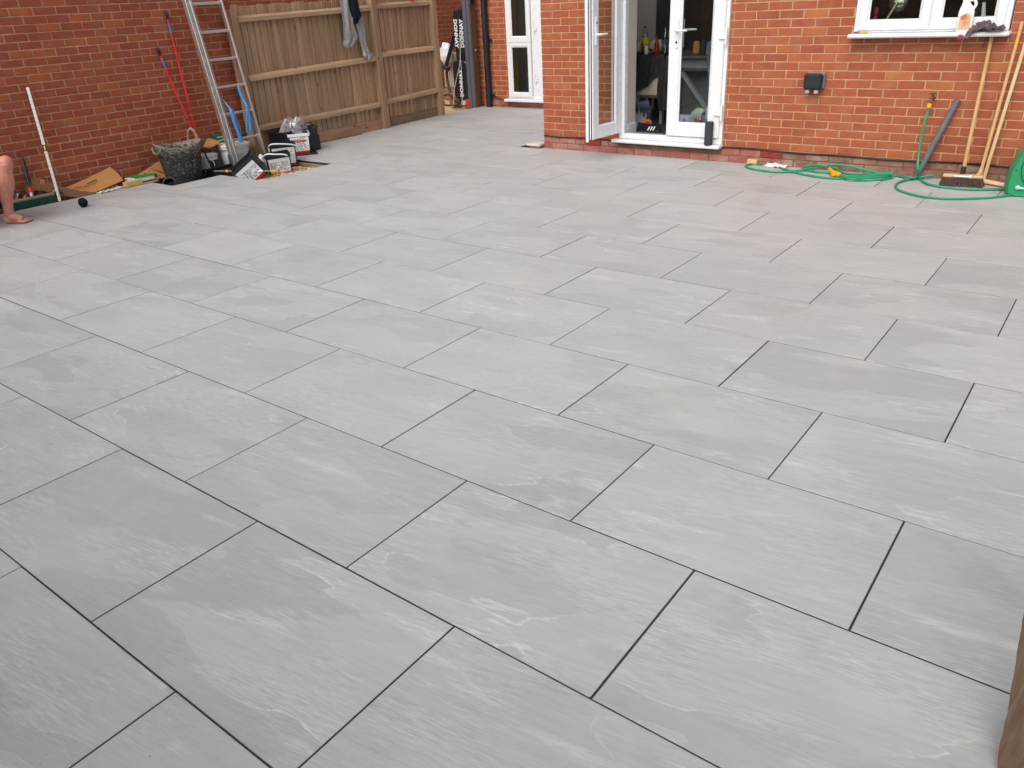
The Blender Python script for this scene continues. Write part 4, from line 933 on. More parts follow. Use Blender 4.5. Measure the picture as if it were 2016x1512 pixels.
# ------------------------------------------------------------------ clothing over the fence
cl = thing('hanging_trousers', 'grey and navy trousers hung over the fence top', 'clothing')
def garment(rows, mt, nm, seed, off0=.085):
    b = MB(); b.T = FM; cs = []
    for (l, r, y) in rows: cs.append((l, r, y))
    n = 16
    def fn(u, v):
        k = u * (len(cs) - 1); i = min(int(k), len(cs) - 2); f = k - i; l = Vector(cs[i][0]).lerp(Vector(cs[i + 1][0]), f); r = Vector(cs[i][1]).lerp(Vector(cs[i + 1][1]), f)
        p = l.lerp(r, v); bul = math.sin(math.pi * v) * .022; fold = .010 * math.sin(v * 13 + seed + u * 4) + .008 * fbm((u * 6, v * 5, seed))
        return (p.x, p.y - bul - fold, p.z)
    b.sheet(fn, 26, n, .004); return b.build(nm, mt, cl, smooth=70)
garment([((1.601, -0.050, 1.695), (1.806, -0.050, 1.701), 0), ((1.573, -0.075, 1.555), (1.773, -0.075, 1.571), 0), ((1.566, -0.090, 1.413), (1.757, -0.090, 1.428), 0), ((1.555, -0.090, 1.318), (1.766, -0.090, 1.331), 0), ((1.552, -0.090, 1.211), (1.838, -0.085, 1.229), 0), ((1.524, -0.085, 1.140), (1.791, -0.080, 1.159), 0), ((1.568, -0.080, 1.100), (1.694, -0.080, 1.110), 0)], GREYCLOTH, 'leg', 1)
garment([((1.742, -0.060, 1.714), (1.895, -0.060, 1.722), 0), ((1.714, -0.100, 1.549), (1.898, -0.100, 1.566), 0), ((1.721, -0.110, 1.453), (1.916, -0.110, 1.468), 0), ((1.753, -0.100, 1.368), (1.814, -0.100, 1.383), 0)], NAVY, 'lining', 2)
garment([((1.886, -0.090, 1.452), (1.936, -0.090, 1.456), 0), ((1.807, -0.085, 1.365), (1.956, -0.085, 1.382), 0), ((1.848, -0.080, 1.253), (1.979, -0.080, 1.270), 0), ((1.854, -0.075, 1.154), (1.963, -0.075, 1.160), 0), ((1.878, -0.075, 1.028), (2.009, -0.075, 1.031), 0), ((1.887, -0.075, 0.971), (2.082, -0.075, 0.987), 0), ((1.938, -0.075, 0.922), (1.979, -0.075, 0.925), 0)], GREYCLOTH, 'leg', 3)
b = MB(); b.T = FM; b.add([(1.879, -0.098, 1.059), (1.914, -0.098, 0.981), (1.864, -0.098, 0.979)], [(0, 1, 2)]); b.build('tag', PAPER, cl)
o = thing('red_ball', 'small red ball on the top rail of the short fence panel', 'ball')
b = MB(); b.T = FM; p = Vector((3.050, -0.050, 1.623)); b.ball((p.x, p.y, p.z), (.03, .026, .024), 14, 9, .08, 5); b.build('dome', RED, o, smooth=70)
b = MB(); b.T = FM; b.ball((p.x + .004, p.y - .02, p.z + .018), .005, 6, 4); b.build('stalk', BLACKP, o)

# ------------------------------------------------------------------ outdoor socket and tap
sk = thing('outdoor_socket', 'black weatherproof double socket box on the orange brick wall', 'socket')
MB().cbox(1.606, 1.772, 7.0, 7.049, .712, .846, .008).build('back_box', mat('mid grey plastic', lin(118, 119, 122), .45, .05), sk)
MB().cbox(1.600, 1.765, 6.955, 7.004, .705, .842, .018).build('cover', BLACKP, sk, smooth=40)
for x in (1.637, 1.715): MB().lathe([(.017, -.028), (.021, -.025), (.021, -.008), (.016, 0)], 12, (x, 6.985, .70)).build('cable_gland', mat('grey gland', lin(160, 164, 166), .4, .05), sk, smooth=40)
MB().cbox(1.672, 1.69, 6.95, 6.956, .700, .712, .002).build('latch', BLACKP, sk)
tp = thing('garden_tap', 'dark brass garden tap on the wall above the upright green hose', 'tap')
BRASS = mat('dull brass', lin(110, 84, 52), .5, .2, 30, metal=.6)
MB().tube([(2.672, 7.05, .655), (2.672, 6.99, .655), (2.668, 6.975, .64), (2.664, 6.972, .615)], [.012, .012, .012, .010], 10).build('spout', BRASS, tp, smooth=50)
MB().tube([(2.672, 6.995, .655), (2.672, 6.995, .69)], .006, 8).tube([(2.645, 6.995, .692), (2.70, 6.995, .700)], .006, 8).build('valve_lever', BRASS, tp, smooth=50)

# ------------------------------------------------------------------ hose, reel
HR = .0098
hs_ = thing('garden_hose', 'green garden hose coiled along the house wall to the reel', 'hose')
def hose(pts, name='tube'): return MB().tube(spline(pts, 7), HR, 8).build(name, GREENHOSE, hs_, smooth=60)
hose([(2.663, 6.972, .575), (2.656, 6.955, 0.493), (2.652, 6.930, 0.332), (2.662, 6.900, 0.191), (2.683, 6.860, 0.093), (2.688, 6.931, 0.016), (2.798, 6.738, 0.012), (2.944, 6.667, 0.010), (3.129, 6.669, 0.010), (3.280, 6.738, 0.010), (3.395, 6.800, 0.012)])
hose([(3.442, 6.609, 0.012), (3.338, 6.476, 0.010), (3.184, 6.350, 0.010), (3.005, 6.266, 0.010), (2.816, 6.292, 0.010), (2.661, 6.418, 0.010), (2.594, 6.551, 0.010), (2.582, 6.716, 0.010), (2.642, 6.887, 0.012), (2.719, 6.948, 0.024), (2.790, 6.985, 0.036)])
hose([(2.790, 6.985, 0.036), (2.713, 6.985, 0.016), (2.646, 6.861, 0.026), (2.523, 6.959, 0.010), (2.390, 6.985, 0.016), (2.258, 6.985, 0.033), (2.124, 6.985, 0.054), (2.011, 6.985, 0.063), (1.922, 6.985, 0.057), (1.787, 6.985, 0.024), (1.680, 6.820, 0.018), (1.546, 6.734, 0.012), (1.377, 6.735, 0.010), (1.227, 6.801, 0.010), (1.160, 6.878, 0.010), (1.167, 6.985, 0.011), (1.303, 6.985, 0.021), (1.436, 6.966, 0.010), (1.577, 6.845, 0.010), (1.760, 6.725, 0.010), (1.940, 6.661, 0.010), (2.092, 6.669, 0.010), (2.236, 6.766, 0.010), (2.364, 6.844, 0.010), (2.440, 6.923, 0.010), (2.457, 6.985, 0.017), (2.422, 6.985, 0.028), (2.327, 6.981, 0.012), (2.205, 6.873, 0.018), (2.087, 6.903, 0.012), (1.985, 6.985, 0.025), (1.937, 6.985, 0.044)])
hose([(2.108, 6.759, 0.014), (2.207, 6.791, 0.016), (2.311, 6.880, 0.012), (2.401, 6.936, 0.022), (2.468, 6.920, 0.026), (2.480, 6.862, 0.012), (2.409, 6.751, 0.010), (2.302, 6.682, 0.010), (2.185, 6.638, 0.026), (1.969, 6.852, 0.012), (1.828, 6.865, 0.012), (1.717, 6.918, 0.012), (1.674, 6.976, 0.012), (1.706, 6.985, 0.032), (1.798, 6.985, 0.048), (1.891, 6.985, 0.045)])
# yellow connectors
MB().tube([(2.6635, 6.972, .62), (2.6635, 6.972, .612), (2.663, 6.972, .585), (2.663, 6.972, .58)], [.012, .020, .020, .014], 10).build('connector', YELLOW, hs_, smooth=40)
MB().tube([(2.663, 6.972, .58), (2.662, 6.971, .555)], .0135, 10).build('connector', GREYPIPE, hs_, smooth=40)
c0, c1 = Vector((1.981, 6.834, 0.030)), Vector((2.132, 6.704, 0.022)); cv = c1 - c0
MB().tube([c0, c0 + cv * .1, c0 + cv * .55, c0 + cv * .75], [.012, .021, .022, .018], 10).build('connector', YELLOW, hs_, smooth=40)
MB().tube([c0 + cv * .75, c1], .015, 10).build('connector', GREYPIPE, hs_, smooth=40)
nz = thing('hose_nozzle', 'yellow spray nozzle lying on the coiled hose', 'nozzle')
n0, n1 = Vector((1.925, 6.957, 0.030)), Vector((2.024, 6.754, 0.026))
MB().tube([n0, n0.lerp(n1, .4), n1], [.014, .021, .018], 10).build('grip', YELLOW, nz, smooth=50); MB().tube([n0 + Vector((.02, .05, .006)), n0 + Vector((.05, .06, .01))], [.014, .011], 8).build('head', YELLOW, nz, smooth=50)
rl_ = thing('hose_reel', 'green plastic hose reel at the right edge by the house wall', 'hose reel', loc=(3.625, 6.70, 0)); rl_.rotation_euler = (0, 0, R(14))
prof = [(-.255, .02), (-.262, .10), (-.25, .20), (-.215, .31), (-.16, .39), (-.085, .438), (0, .455), (.085, .438), (.16, .39), (.215, .31), (.25, .20), (.262, .10), (.255, .02), (.2, 0), (-.2, 0)]
fx = Matrix.Rotation(R(90), 4, 'X')
def chk(poly, y0, y1, sc_=1.):
    b = MB(); b.T = Matrix.Translation((0, 0, 0)); p = [(x * sc_, .22 + (z - .22) * sc_) for x, z in poly]
    n = len(p); q = [(x * .965, .22 + (z - .22) * .965) for x, z in p]
    b.add([(x, y0, z) for x, z in q] + [(x, y0 + .016, z) for x, z in p] + [(x, y1 - .016, z) for x, z in p] + [(x, y1, z) for x, z in q], [tuple(range(n)), tuple(3 * n + i for i in range(n))[::-1]] + [(r_ * n + (i + 1) % n, r_ * n + i, (r_ + 1) * n + i, (r_ + 1) * n + (i + 1) % n) for r_ in range(3) for i in range(n)]); return b
chk(prof, -.075, .12).build('housing', GREENREEL, rl_, smooth=45)
chk([(math.cos(2 * math.pi * k / 28) * .195, .225 + math.sin(2 * math.pi * k / 28) * .195) for k in range(28)], -.092, -.07).build('drum_disc', GREENREEL, rl_, smooth=45)
chk([(math.cos(2 * math.pi * k / 24) * .075, .225 + math.sin(2 * math.pi * k / 24) * .075) for k in range(24)], -.115, -.09).build('hub', GREENREEL, rl_, smooth=45)
for a in range(6): MB().ball((.225 * math.cos(a * 1.05 + 2.2), -.077, .225 + .205 * math.sin(a * 1.05 + 2.2)), .006, 6, 4).build('screw', INK, rl_)
MB().ball((-.19, -.085, .075), (.018, .012, .018), 12, 8).build('inlet', mat('pale green cap', lin(176, 220, 204), .4, .05), rl_, smooth=60); MB().tube([(-.185, -.09, .075), (-.145, -.09, .068)], [.012, .007], 8).build('inlet_arm', mat('pale green cap', lin(176, 220, 204), .4, .05), rl_, smooth=60)

# ------------------------------------------------------------------ pipe, brooms and poles on the wall
gpz = thing('grey_pipe', 'grey plastic pipe leaning on the wall beside the upright hose', 'pipe')
pa, pb_ = Vector((2.861, 7.020, 0.648)), Vector((2.655, 6.965, .005))
MB().tube([pb_, pa], .0245, 16, caps=False).tube([pb_, pa], .0215, 16, caps=False).build('wall', GREYPIPE, gpz, smooth=50)
bm = thing('yard_broom', 'wooden broom with brown bristles standing against the house wall', 'broom')
hx_ = Vector((3.028, 6.835, .085)); ha = Vector((3.014, 7.035, 1.189))
MB().tube([hx_ + Vector((0, 0, -.005)), ha], .0145, 12).build('handle', HANDLE, bm, smooth=50)
MB().tube([hx_, hx_.lerp(ha, .062)], [.021, .018], 12).build('socket', BLACKP, bm, smooth=50)
HB = Matrix.Translation((3.035, 6.815, 0)) @ Matrix.Rotation(R(7), 4, 'Z')
b = MB(); b.T = HB; b.cbox(-.145, .15, -.03, .03, .068, .094, .008); b.build('stock', STOCK, bm)
b = MB(); b.T = HB; b.cbox(-.06, .055, -.037, -.029, .078, .090, .003); b.tube([(.05, -.035, .085), (.065, -.035, .085)], .014, 8); b.build('bracket', WHITEP, bm, smooth=40)
b = MB(); b.T = HB; rbz = random.Random(9)
for i in range(46):
    for k in range(6):
        x = -.142 + i * .0064; y = -.027 + k * .011; b.tube([(x, y, .07), (x * 1.10 + rbz.uniform(-.008, .008), y * 1.35 - .006 + rbz.uniform(-.01, .01), .002 + rbz.uniform(0, .006))], [.0032, .0036], 4)
b.build('bristles', mat('brown bristle', lin(84, 58, 50), .75, .3, 70), bm, kind='stuff')
MB().tube(spline([ha + Vector((-.012, -.01, -.03)), ha + Vector((-.03, -.012, -.05)), ha + Vector((-.045, -.01, -.12)), ha + Vector((-.05, -.005, -.15))], 4), .0035, 5).build('hanging_cord', BLACKP, bm, smooth=60)
hoe = thing('wooden_rake', 'old wooden pole with flared foot between the broom and new rake', 'pole')
r0, r1 = Vector((3.144, 6.901, 0.035)), Vector((3.199, 7.035, 1.224))
MB().tube([r0, r1], .0135, 10).build('handle', HANDLE, hoe, smooth=50); MB().tube([r0 + (r1 - r0) * .02 + Vector((-.05, 0, -.012)), r0 + (r1 - r0) * .045, r0 + (r1 - r0) * .09], [.016, .022, .014], 10).build('foot', HANDLE, hoe, smooth=50)
MB().tube([r0.lerp(r1, .86), r0.lerp(r1, .89)], .0138, 10).build('varnish_mark', YELLOW, hoe, smooth=50)
lv = thing('screed_rake', 'new pale wooden rake with flat head beside the green reel', 'rake')
q0, q1 = Vector((3.172, 6.947, 0.020)), Vector((3.268, 7.030, 1.265))
MB().bar(q0 + Vector((0, 0, .01)), q1, .026, .026, up=(0, -1, 0), c=.005).build('handle', PINE, lv)
MB().bar(q0 + Vector((-.015, .0, .012)), Vector((3.46, 6.86, .012)), .04, .024, c=.003).build('head', PINE, lv)

# ------------------------------------------------------------------ small things along the base of the wall
o = MB().cbox(1.125, 1.225, 6.985, 7.036, .001, .052, .006).build('wood_offcut', wood('pale offcut', lin(206, 168, 118), lin(222, 188, 140), axis=0, knots=False)); tag(o, 'small pale wood offcut on the slabs left of the air brick', 'wood block')
o = crumple('paper_scrap', (1.41, 6.985, .003), .21, .085, .03, mat('white paper', lin(236, 236, 238), .6, .03), 5, 14, lift=.025); tag(o, 'white paper scrap on the slabs behind the hose loop', 'paper')
cbk = thing('timber_block', 'pale slab offcut on a wood block at the house corner', 'block')
MB().cbox(-1.50, -1.355, 6.985, 7.10, .002, .026, .003).build('wood_base', wood('block wood', lin(150, 110, 76), lin(176, 134, 94), axis=0, knots=False), cbk); MB().cbox(-1.525, -1.345, 6.965, 7.115, .0265, .052, .004).build('slab_piece', mat('pale stone', lin(206, 198, 184), .8, .08, 20, .3), cbk)
spk = thing('bluetooth_speaker', 'dark grey cylindrical speaker on the patio door sill', 'speaker', loc=(.715, 7.000 - .02, .163))
MB().lathe([(.030, 0), (.038, .004), (.0405, .014), (.041, .21), (.039, .222), (.034, .226), (.030, .222), (0, .222)], 28).build('body', mat('charcoal mesh fabric', (.052, .052, .062), .75, .15, 60, .5, 700, .25), spk, smooth=50)
MB().tube([(-.018, -.02, .222), (-.02, -.022, .235), (-.014, -.022, .248)], .004, 6).build('loop', mat('purple cord', lin(70, 66, 120), .6), spk, smooth=60)

# ------------------------------------------------------------------ on the window sill
kn = thing('utility_knife', 'yellow and grey utility knife on left end of the window cill', 'knife')
MB().bar((2.035, 6.945, .0095 + 1.16), (2.10, 6.94, .0095 + 1.16), .026, .018, c=.006).build('handle', YELLOW, kn); MB().bar((1.985, 6.955, 1.171), (2.036, 6.945, 1.171), .022, .016, c=.005).build('blade', mat('dull grey', lin(110, 110, 112), .5, .1, metal=.3), kn)
bo = thing('white_jug', 'white plastic jug with orange label on the window cill', 'bottle', loc=(2.815, 6.962, 1.1605)); bo.scale = (1.12, 1.0, 1.05); bo.rotation_euler = (0, 0, R(12))
b = MB(); P = squircle(.048, .032, .016); n = len(P)
lv_ = [(0, 1, 0), (.008, 1.03, 0), (.135, 1.03, 0), (.165, .9, 0), (.19, .58, -.008), (.21, .42, -.014), (.235, .40, -.014)]
b.add([(x * k + dx, y * min(1, k + .1), z) for z, k, dx in lv_ for x, y in P], [tuple(range(n))[::-1], tuple((len(lv_) - 1) * n + i for i in range(n))] + [(r_ * n + i, r_ * n + (i + 1) % n, (r_ + 1) * n + (i + 1) % n, (r_ + 1) * n + i) for r_ in range(len(lv_) - 1) for i in range(n)]); b.build('body', WHITEP, bo, smooth=50)
MB().tube(spline([(.035, 0, .15), (.05, 0, .185), (.035, 0, .215), (.008, 0, .212)], 4), .010, 8).build('grip', WHITEP, bo, smooth=60)
MB().lathe([(.019, .2355), (.019, .258), (.016, .26)], 14, (-.014, 0, 0)).build('cap', WHITEP, bo, smooth=40)
MB().add([(-.040, -.0345, .02), (.034, -.0345, .02), (.030, -.0345, .115), (0, -.0345, .132), (-.036, -.0345, .11)], [(0, 1, 2, 3, 4)]).build('label', mat('orange brown label', lin(216, 166, 128), .5, .18, 25), bo)
MB().add([(-.03, -.0352, .085), (.01, -.0352, .09), (.002, -.0352, .125), (-.028, -.0352, .112)], [(0, 1, 2, 3)]).build('print', mat('rust print', lin(198, 110, 66), .5, .2, 40), bo)
rgx = thing('work_gloves', 'grey and red work gloves draped over the window cill', 'gloves')
def ragf(u, v):
    x = 2.86 + .24 * u; y = 6.985 - .10 * v + .02 * math.sin(u * 7); z = 1.175 + .045 * abs(fbm((u * 5, v * 4, 1), 4)) + .05 * math.exp(-((u - .45) ** 2) / .05) * (1 - v)
    if u < .45 and v > .45: z -= (v - .45) * .17 * (1 - u / .45); x -= .05 * (v - .45)
    return (x, y - (.03 if u < .3 else 0) * v, z)
MB().sheet(ragf, 24, 16, .006).build('glove', cloth('dark grey glove', lin(92, 88, 92), .35, scale=18), rgx, smooth=60)
MB().ball((2.93, 6.965, 1.215), (.038, .028, .016), 12, 8, .3, 4).ball((2.815, 6.905, 1.122), (.024, .009, .022), 12, 8, .3, 6).build('finger_patch', cloth('dusty red glove', lin(140, 66, 66), .2), rgx, smooth=60)
o = crumple('white_rag', (3.06, 6.965, 1.162), .11, .07, .03, cloth('off white rag', lin(206, 202, 194)), 6, 12, lift=.03); tag(o, 'off white rag at the right end of the window cill', 'rag')
# behind the kitchen window
mr = thing('wall_clock', 'round metal bowl and spoon standing behind the left kitchen pane', 'bowl')
MB().ball((2.235, 7.24, 1.375), (.072, .03, .072), 18, 12).build('dome', mat('polished bowl', (.62, .6, .5), .12, .05, metal=.95, rvar=.02), mr, smooth=70); MB().tube([(2.165, 7.19, 1.24), (2.24, 7.19, 1.385)], .007, 6).build('spoon', mat('cream wood spoon', lin(200, 190, 160), .5), mr, smooth=60)
mr.name = 'steel_bowl'
pk = thing('pink_bottle', 'small pink bottle behind the left corner of the kitchen window', 'bottle', loc=(2.085, 7.17, 1.2))
MB().lathe([(.02, 0), (.024, .005), (.024, .06), (.012, .085), (.012, .10), (.02, .12), (.018, .15), (0, .155)], 14).build('body', mat('pink plastic', lin(190, 40, 90), .35, .1), pk, smooth=50)
cu = thing('white_dish', 'white dish with a brush behind the right kitchen pane', 'dish', loc=(2.93, 7.20, 1.2)); MB().lathe([(.03, 0), (.055, .03), (.065, .06), (.06, .06), (.028, .01)], 20, close=True).build('bowl', WHITEP, cu, smooth=50); MB().tube([(-.03, 0, .05), (-.045, .01, .16)], [.018, .012], 8).build('brush', WHITEP, cu, smooth=50)
sl_ = MB().box(1.96, 3.126, 7.12, 7.46, 1.17, 1.198).build('inner_sill', mat('dark worktop', (.05, .05, .052), .35, .1), house)

# ------------------------------------------------------------------ things seen through the patio doors
FZ = .199
tb = thing('dining_table', 'grey dining table with crossed legs inside the patio doors', 'table')
GW = mat('grey painted wood', lin(128, 130, 136), .5, .05, 5)
MB().cbox(-.80, .55, 7.92, 8.75, .885, .915, .004).build('tabletop', mat('dark grey tabletop', (.10, .10, .105), .4, .1), tb)
MB().cbox(-.70, .25, 7.98, 8.005, .785, .884, .003).build('apron', GW, tb)
for (x0, z0, x1, z1) in ((-.10, .74, .34, .22), (.30, .78, -.25, .21)): MB().bar((x0, 8.0 + (.62 if z0 > .75 else 0), z0), (x1, 8.0 + (.62 if z0 > .75 else 0), z1), .04, .055, up=(0, 1, 0), c=.004).build('leg', GW, tb)
MB().bar((-.55, 8.0, .77), (-.62, 8.0, .2), .05, .05, up=(0, 1, 0), c=.004).build('leg', GW, tb); MB().bar((.45, 8.65, .77), (.45, 8.65, .2), .05, .05, up=(0, 1, 0), c=.004).build('leg', GW, tb)
tc = thing('draped_jacket', 'dark jacket draped over table corner and chair inside the doors', 'jacket')
def drape(u, v):
    x = -.86 + .60 * u; h = .60 - .42 * u
    if v < .35: k = v / .35; return (x, 8.15 - .33 * k, .925 + .012 * fbm((u * 6, k * 4, 1)))
    k = (v - .35) / .65; return (x + .02 * math.sin(u * 20), 7.822 - .022 * math.sin(u * 24 + k * 2) - .02 * k, .92 - h * k)
MB().sheet(drape, 30, 14, .006).build('cloth', DARKCLOTH, tc, smooth=70)
def drape2(u, v): return (-.275 + .17 * u + .012 * math.sin(v * 7), 7.80 - .025 * math.sin(u * 11 + v * 3) - .03 * math.sin(u * math.pi), .90 - .54 * v)
MB().sheet(drape2, 14, 18, .008).build('sleeve', DARKCLOTH, tc, smooth=70)
ch = thing('dining_chair', 'cream backed chair standing at the table inside the doors', 'chair')
CREAM = mat('cream seat', lin(196, 188, 172), .6, .04, 5)
MB().cbox(-.60, -.245, 7.845, 7.885, .50, .86, .012).build('backrest', CREAM, ch); MB().cbox(-.60, -.25, 7.89, 8.2, .47, .51, .01).build('seat', CREAM, ch)
for x, y in ((-.58, 7.86), (-.27, 7.86), (-.58, 8.17), (-.27, 8.17)): MB().cbox(x - .016, x + .016, y - .016, y + .016, FZ, .49, .003).build('leg', GW, ch)
o = MB().cbox(-.178, -.158, 7.70, 7.72, FZ, .375, .002).build('chrome_leg', mat('chrome', (.7, .7, .7), .15, .03, metal=1.)); tag(o, 'short upright chrome bar below the dark jacket sleeve', 'bar')
TZ = .9155
def bottle(name, label, x, y, s, prof, bm_, cap, bands, group=None):
    t = thing(name, label, 'bottle', group, (x, y, TZ + .012)); MB().lathe([(r * s, z * s) for r, z in prof], 18).build('body', bm_, t, smooth=50)
    zt = prof[-1][1] * s; MB().lathe([(.014 * s, zt), (.014 * s, zt + .018 * s), (0, zt + .018 * s)], 12).build('cap', cap, t, smooth=50)
    for r, z0, z1, mt in bands: MB().lathe([(r * s, z0 * s), (r * s, z1 * s)], 18, close=True).build('label', mt, t, smooth=50) if False else on_cyl(MB(), r * s, 0, 2 * math.pi, z0 * s, z1 * s, 1, 1, 20, .0015, 0).build('label', mt, t, smooth=50)
    return t
SODA = [(.03, 0), (.040, .01), (.040, .17), (.036, .19), (.02, .235), (.012, .255), (.012, .265)]
bottle('soda_bottle', 'large bottle with bright yellow label on the table', -.590, 8.03, 1.02, SODA, PET, mat('dark green cap', lin(60, 70, 30), .4), [(.0405, .02, .17, mat('yellow label', lin(214, 196, 36), .5, .1, 40))])
bottle('water_bottle', 'front clear water bottle with blue band beside the fixed door', -.315, 7.99, 1.0, SODA, PET, INK, [(.0405, .11, .15, mat('blue green band', lin(30, 84, 96), .5, .1, 40))], 'clear water bottles')
bottle('water_bottle', 'rear clear water bottle behind the blue banded bottle', -.375, 8.11, 1.06, SODA, PET, INK, [], 'clear water bottles')
bottle('red_bottle', 'red sauce bottle beside the clear water bottles', -.425, 8.0, .8, [(.03, 0), (.032, .01), (.032, .13), (.02, .17), (.014, .2), (.012, .23)], mat('red sauce', lin(150, 26, 34), .3, .1), INK, [])
bottle('spray_bottle', 'small white bottle with red cap in front of the yellow bottle', -.535, 7.965, .62, [(.034, 0), (.036, .01), (.036, .09), (.022, .13), (.014, .15)], WHITEP, mat('red cap', lin(180, 60, 50), .4), [(.0365, .02, .08, PAPER)])
bottle('dark_bottle', 'small dark bottle left of the small white bottle', -.575, 7.955, .6, [(.026, 0), (.028, .01), (.028, .12), (.014, .15), (.013, .18)], mat('dark brown plastic', (.03, .02, .025), .3), INK, [])
bg_ = MB().ball((-.50, 8.17, TZ + .075), (.11, .06, .075), 20, 12, .35, 3).ball((-.68, 8.12, TZ + .065), (.08, .06, .065), 16, 10, .3, 8).build('carrier_bag', mat('cream carrier bag', lin(206, 194, 170), .6, .1, 12), smooth=70); tag(bg_, 'cream carrier bags behind the yellow label bottle', 'bag')
pc = thing('paper_bag', 'brown paper packet on the table behind the fixed door glass', 'packet'); MB().cbox(.0, .075, 8.02, 8.09, TZ, TZ + .14, .02).build('body', CARD, pc)
mg = thing('white_mug', 'pale mug near the right end of the table', 'mug', loc=(.22, 8.0, TZ)); MB().lathe([(.035, 0), (.04, .005), (.042, .085), (.037, .085), (.034, .01)], 18, close=True).build('wall', CREAM, mg, smooth=50); MB().tube(spline([(.04, 0, .065), (.065, 0, .055), (.062, 0, .03), (.038, 0, .02)], 4), .005, 6).build('handle', CREAM, mg, smooth=60)
sc1 = thing('dark_bottles', 'dark jar beside the brown paper packet on the table', 'jar', loc=(.115, 8.06, TZ)); MB().lathe([(.028, 0), (.03, .01), (.03, .1), (.02, .125), (.02, .15), (0, .152)], 14).build('wall', INK, sc1, smooth=50)
sc1.name = 'dark_jar'
ct = thing('hanging_coat', 'blue grey coat hanging at the right of the fixed door glass', 'coat')
def coat(u, v): return (.30 + .26 * u + .05 * v * (1 - u), 7.74 - .03 * math.sin(u * 9) + .1 * u, 1.15 - .52 * v + .05 * u * (1 - v) - .10 * (1 - u) * (1 - v))
MB().sheet(coat, 16, 14, .01).build('cloth', cloth('blue grey cloth', lin(104, 118, 136), .15), ct, smooth=70)
bl = MB().cbox(-.02, .60, 8.3, 8.33, .30, .80, .004).build('storage_board', mat('slate blue panel', lin(64, 76, 98), .6, .06)); tag(bl, 'slate blue panel under the table behind the fixed door', 'panel')
# on the floor
def jeans(u, v): return (-.56 + .20 * u + .03 * math.sin(v * 5), 7.72 - .10 * math.sin(u * math.pi) - .02 * math.sin(v * 12), .46 - .26 * v)
o = MB().sheet(jeans, 14, 16, .01).build('denim_heap', cloth('grey blue denim', lin(84, 90, 108), .25, scale=14), smooth=70); tag(o, 'grey blue denim clothes hanging to the floor inside the open door', 'clothes')
o = crumple('grey_towel', (-.40, 7.58, FZ), .22, .24, .15, cloth('light grey towel', lin(156, 156, 156), .15), 12, 20, lift=.08); tag(o, 'crumpled light grey towel on the floor inside the open door', 'towel')
shx = thing('trainer', 'black trainer with three white stripes inside the threshold', 'shoe', loc=(-.135, 7.33, FZ)); shx.rotation_euler = (0, 0, R(20))
def shoe(u, v):
    a = v * math.pi; x = -.12 + .25 * u; wv = .038 * (1 - .25 * (2 * u - 1) ** 2) ; h = .055 + .035 * (1 - u) ** 1.5 if u < .85 else .06 * math.sqrt(max(0, 1 - ((u - .85) / .15) ** 2)) + .012
    return (x, wv * math.cos(a), .012 + h * math.sin(a))
MB().sheet(shoe, 18, 12).build('upper', NAVY, shx, smooth=70); MB().cbox(-.125, .125, -.042, .042, 0, .016, .006).build('sole', INK, shx)
for k in range(3): MB().bar((-.01 + k * .028, -.041, .02), (.012 + k * .028, -.034, .058), .012, .004, up=(0, -1, 0)).build('stripe', WHITEP, shx)
lc = MB(); rz_ = random.Random(2)
for k in range(9):
    p = Vector((-.22 + rz_.uniform(-.04, .05), 7.38 + rz_.uniform(-.03, .03), FZ + .05)); lc.tube(spline([p, p + Vector((rz_.uniform(-.05, .05), rz_.uniform(-.04, .02), rz_.uniform(.03, .06))), p + Vector((rz_.uniform(-.08, .08), rz_.uniform(-.05, .02), rz_.uniform(-.02, .04)))], 4), .006, 5)
o = lc.build('orange_laces', mat('orange cord', lin(226, 84, 32), .6, .1), smooth=60, kind='stuff'); tag(o, 'tangle of orange cord by the striped trainer', 'cord')
ps = thing('pink_packets', 'pale blue packet with pink dots inside the fixed door', 'packet')
PB = mat('pale blue packet', lin(168, 184, 210), .5, .08, 16); PK = mat('pink print', lin(206, 60, 104), .5, .05)
MB().cbox(.10, .46, 7.48, 7.60, FZ, .355, .01).build('body', PB, ps)
for x, z in ((.16, .25), (.27, .25), (.2, .31), (.13, .32), (.36, .24)):
    b = MB(); b.T = Matrix.Translation((x, 7.4785, z)) @ Matrix.Rotation(R(90), 4, 'X'); b.lathe([(.018, 0), (.018, .001)], 14); b.build('dot', PK, ps)
p2_ = MB().cbox(.355, .42, 7.40, 7.46, FZ, .40, .006).build('pink_box', PK); tag(p2_, 'upright pink box under the pale gloves', 'box')
gl = thing('rubber_gloves', 'pale green gloves hanging over the pink box inside the door', 'gloves'); GLM = mat('pale green rubber', lin(196, 206, 186), .5, .05)
MB().ball((.40, 7.42, .42), (.06, .03, .03), 14, 9, .1, 2).build('palm', GLM, gl, smooth=60)
for k in range(5): MB().tube(spline([(.365 + k * .02, 7.41, .42), (.335 + k * .024, 7.392, .40), (.318 + k * .028, 7.385, .35 - .008 * abs(k - 2))], 4), [.011] * 8 + [.009], 8).build('finger', GLM, gl, smooth=60)
o = MB().ball((.52, 7.43, .40), (.055, .03, .10), 14, 10, .25, 7).build('white_cloth', cloth('white cloth', lin(214, 214, 214)), smooth=70); tag(o, 'white cloth beside the pale gloves inside the door', 'cloth')
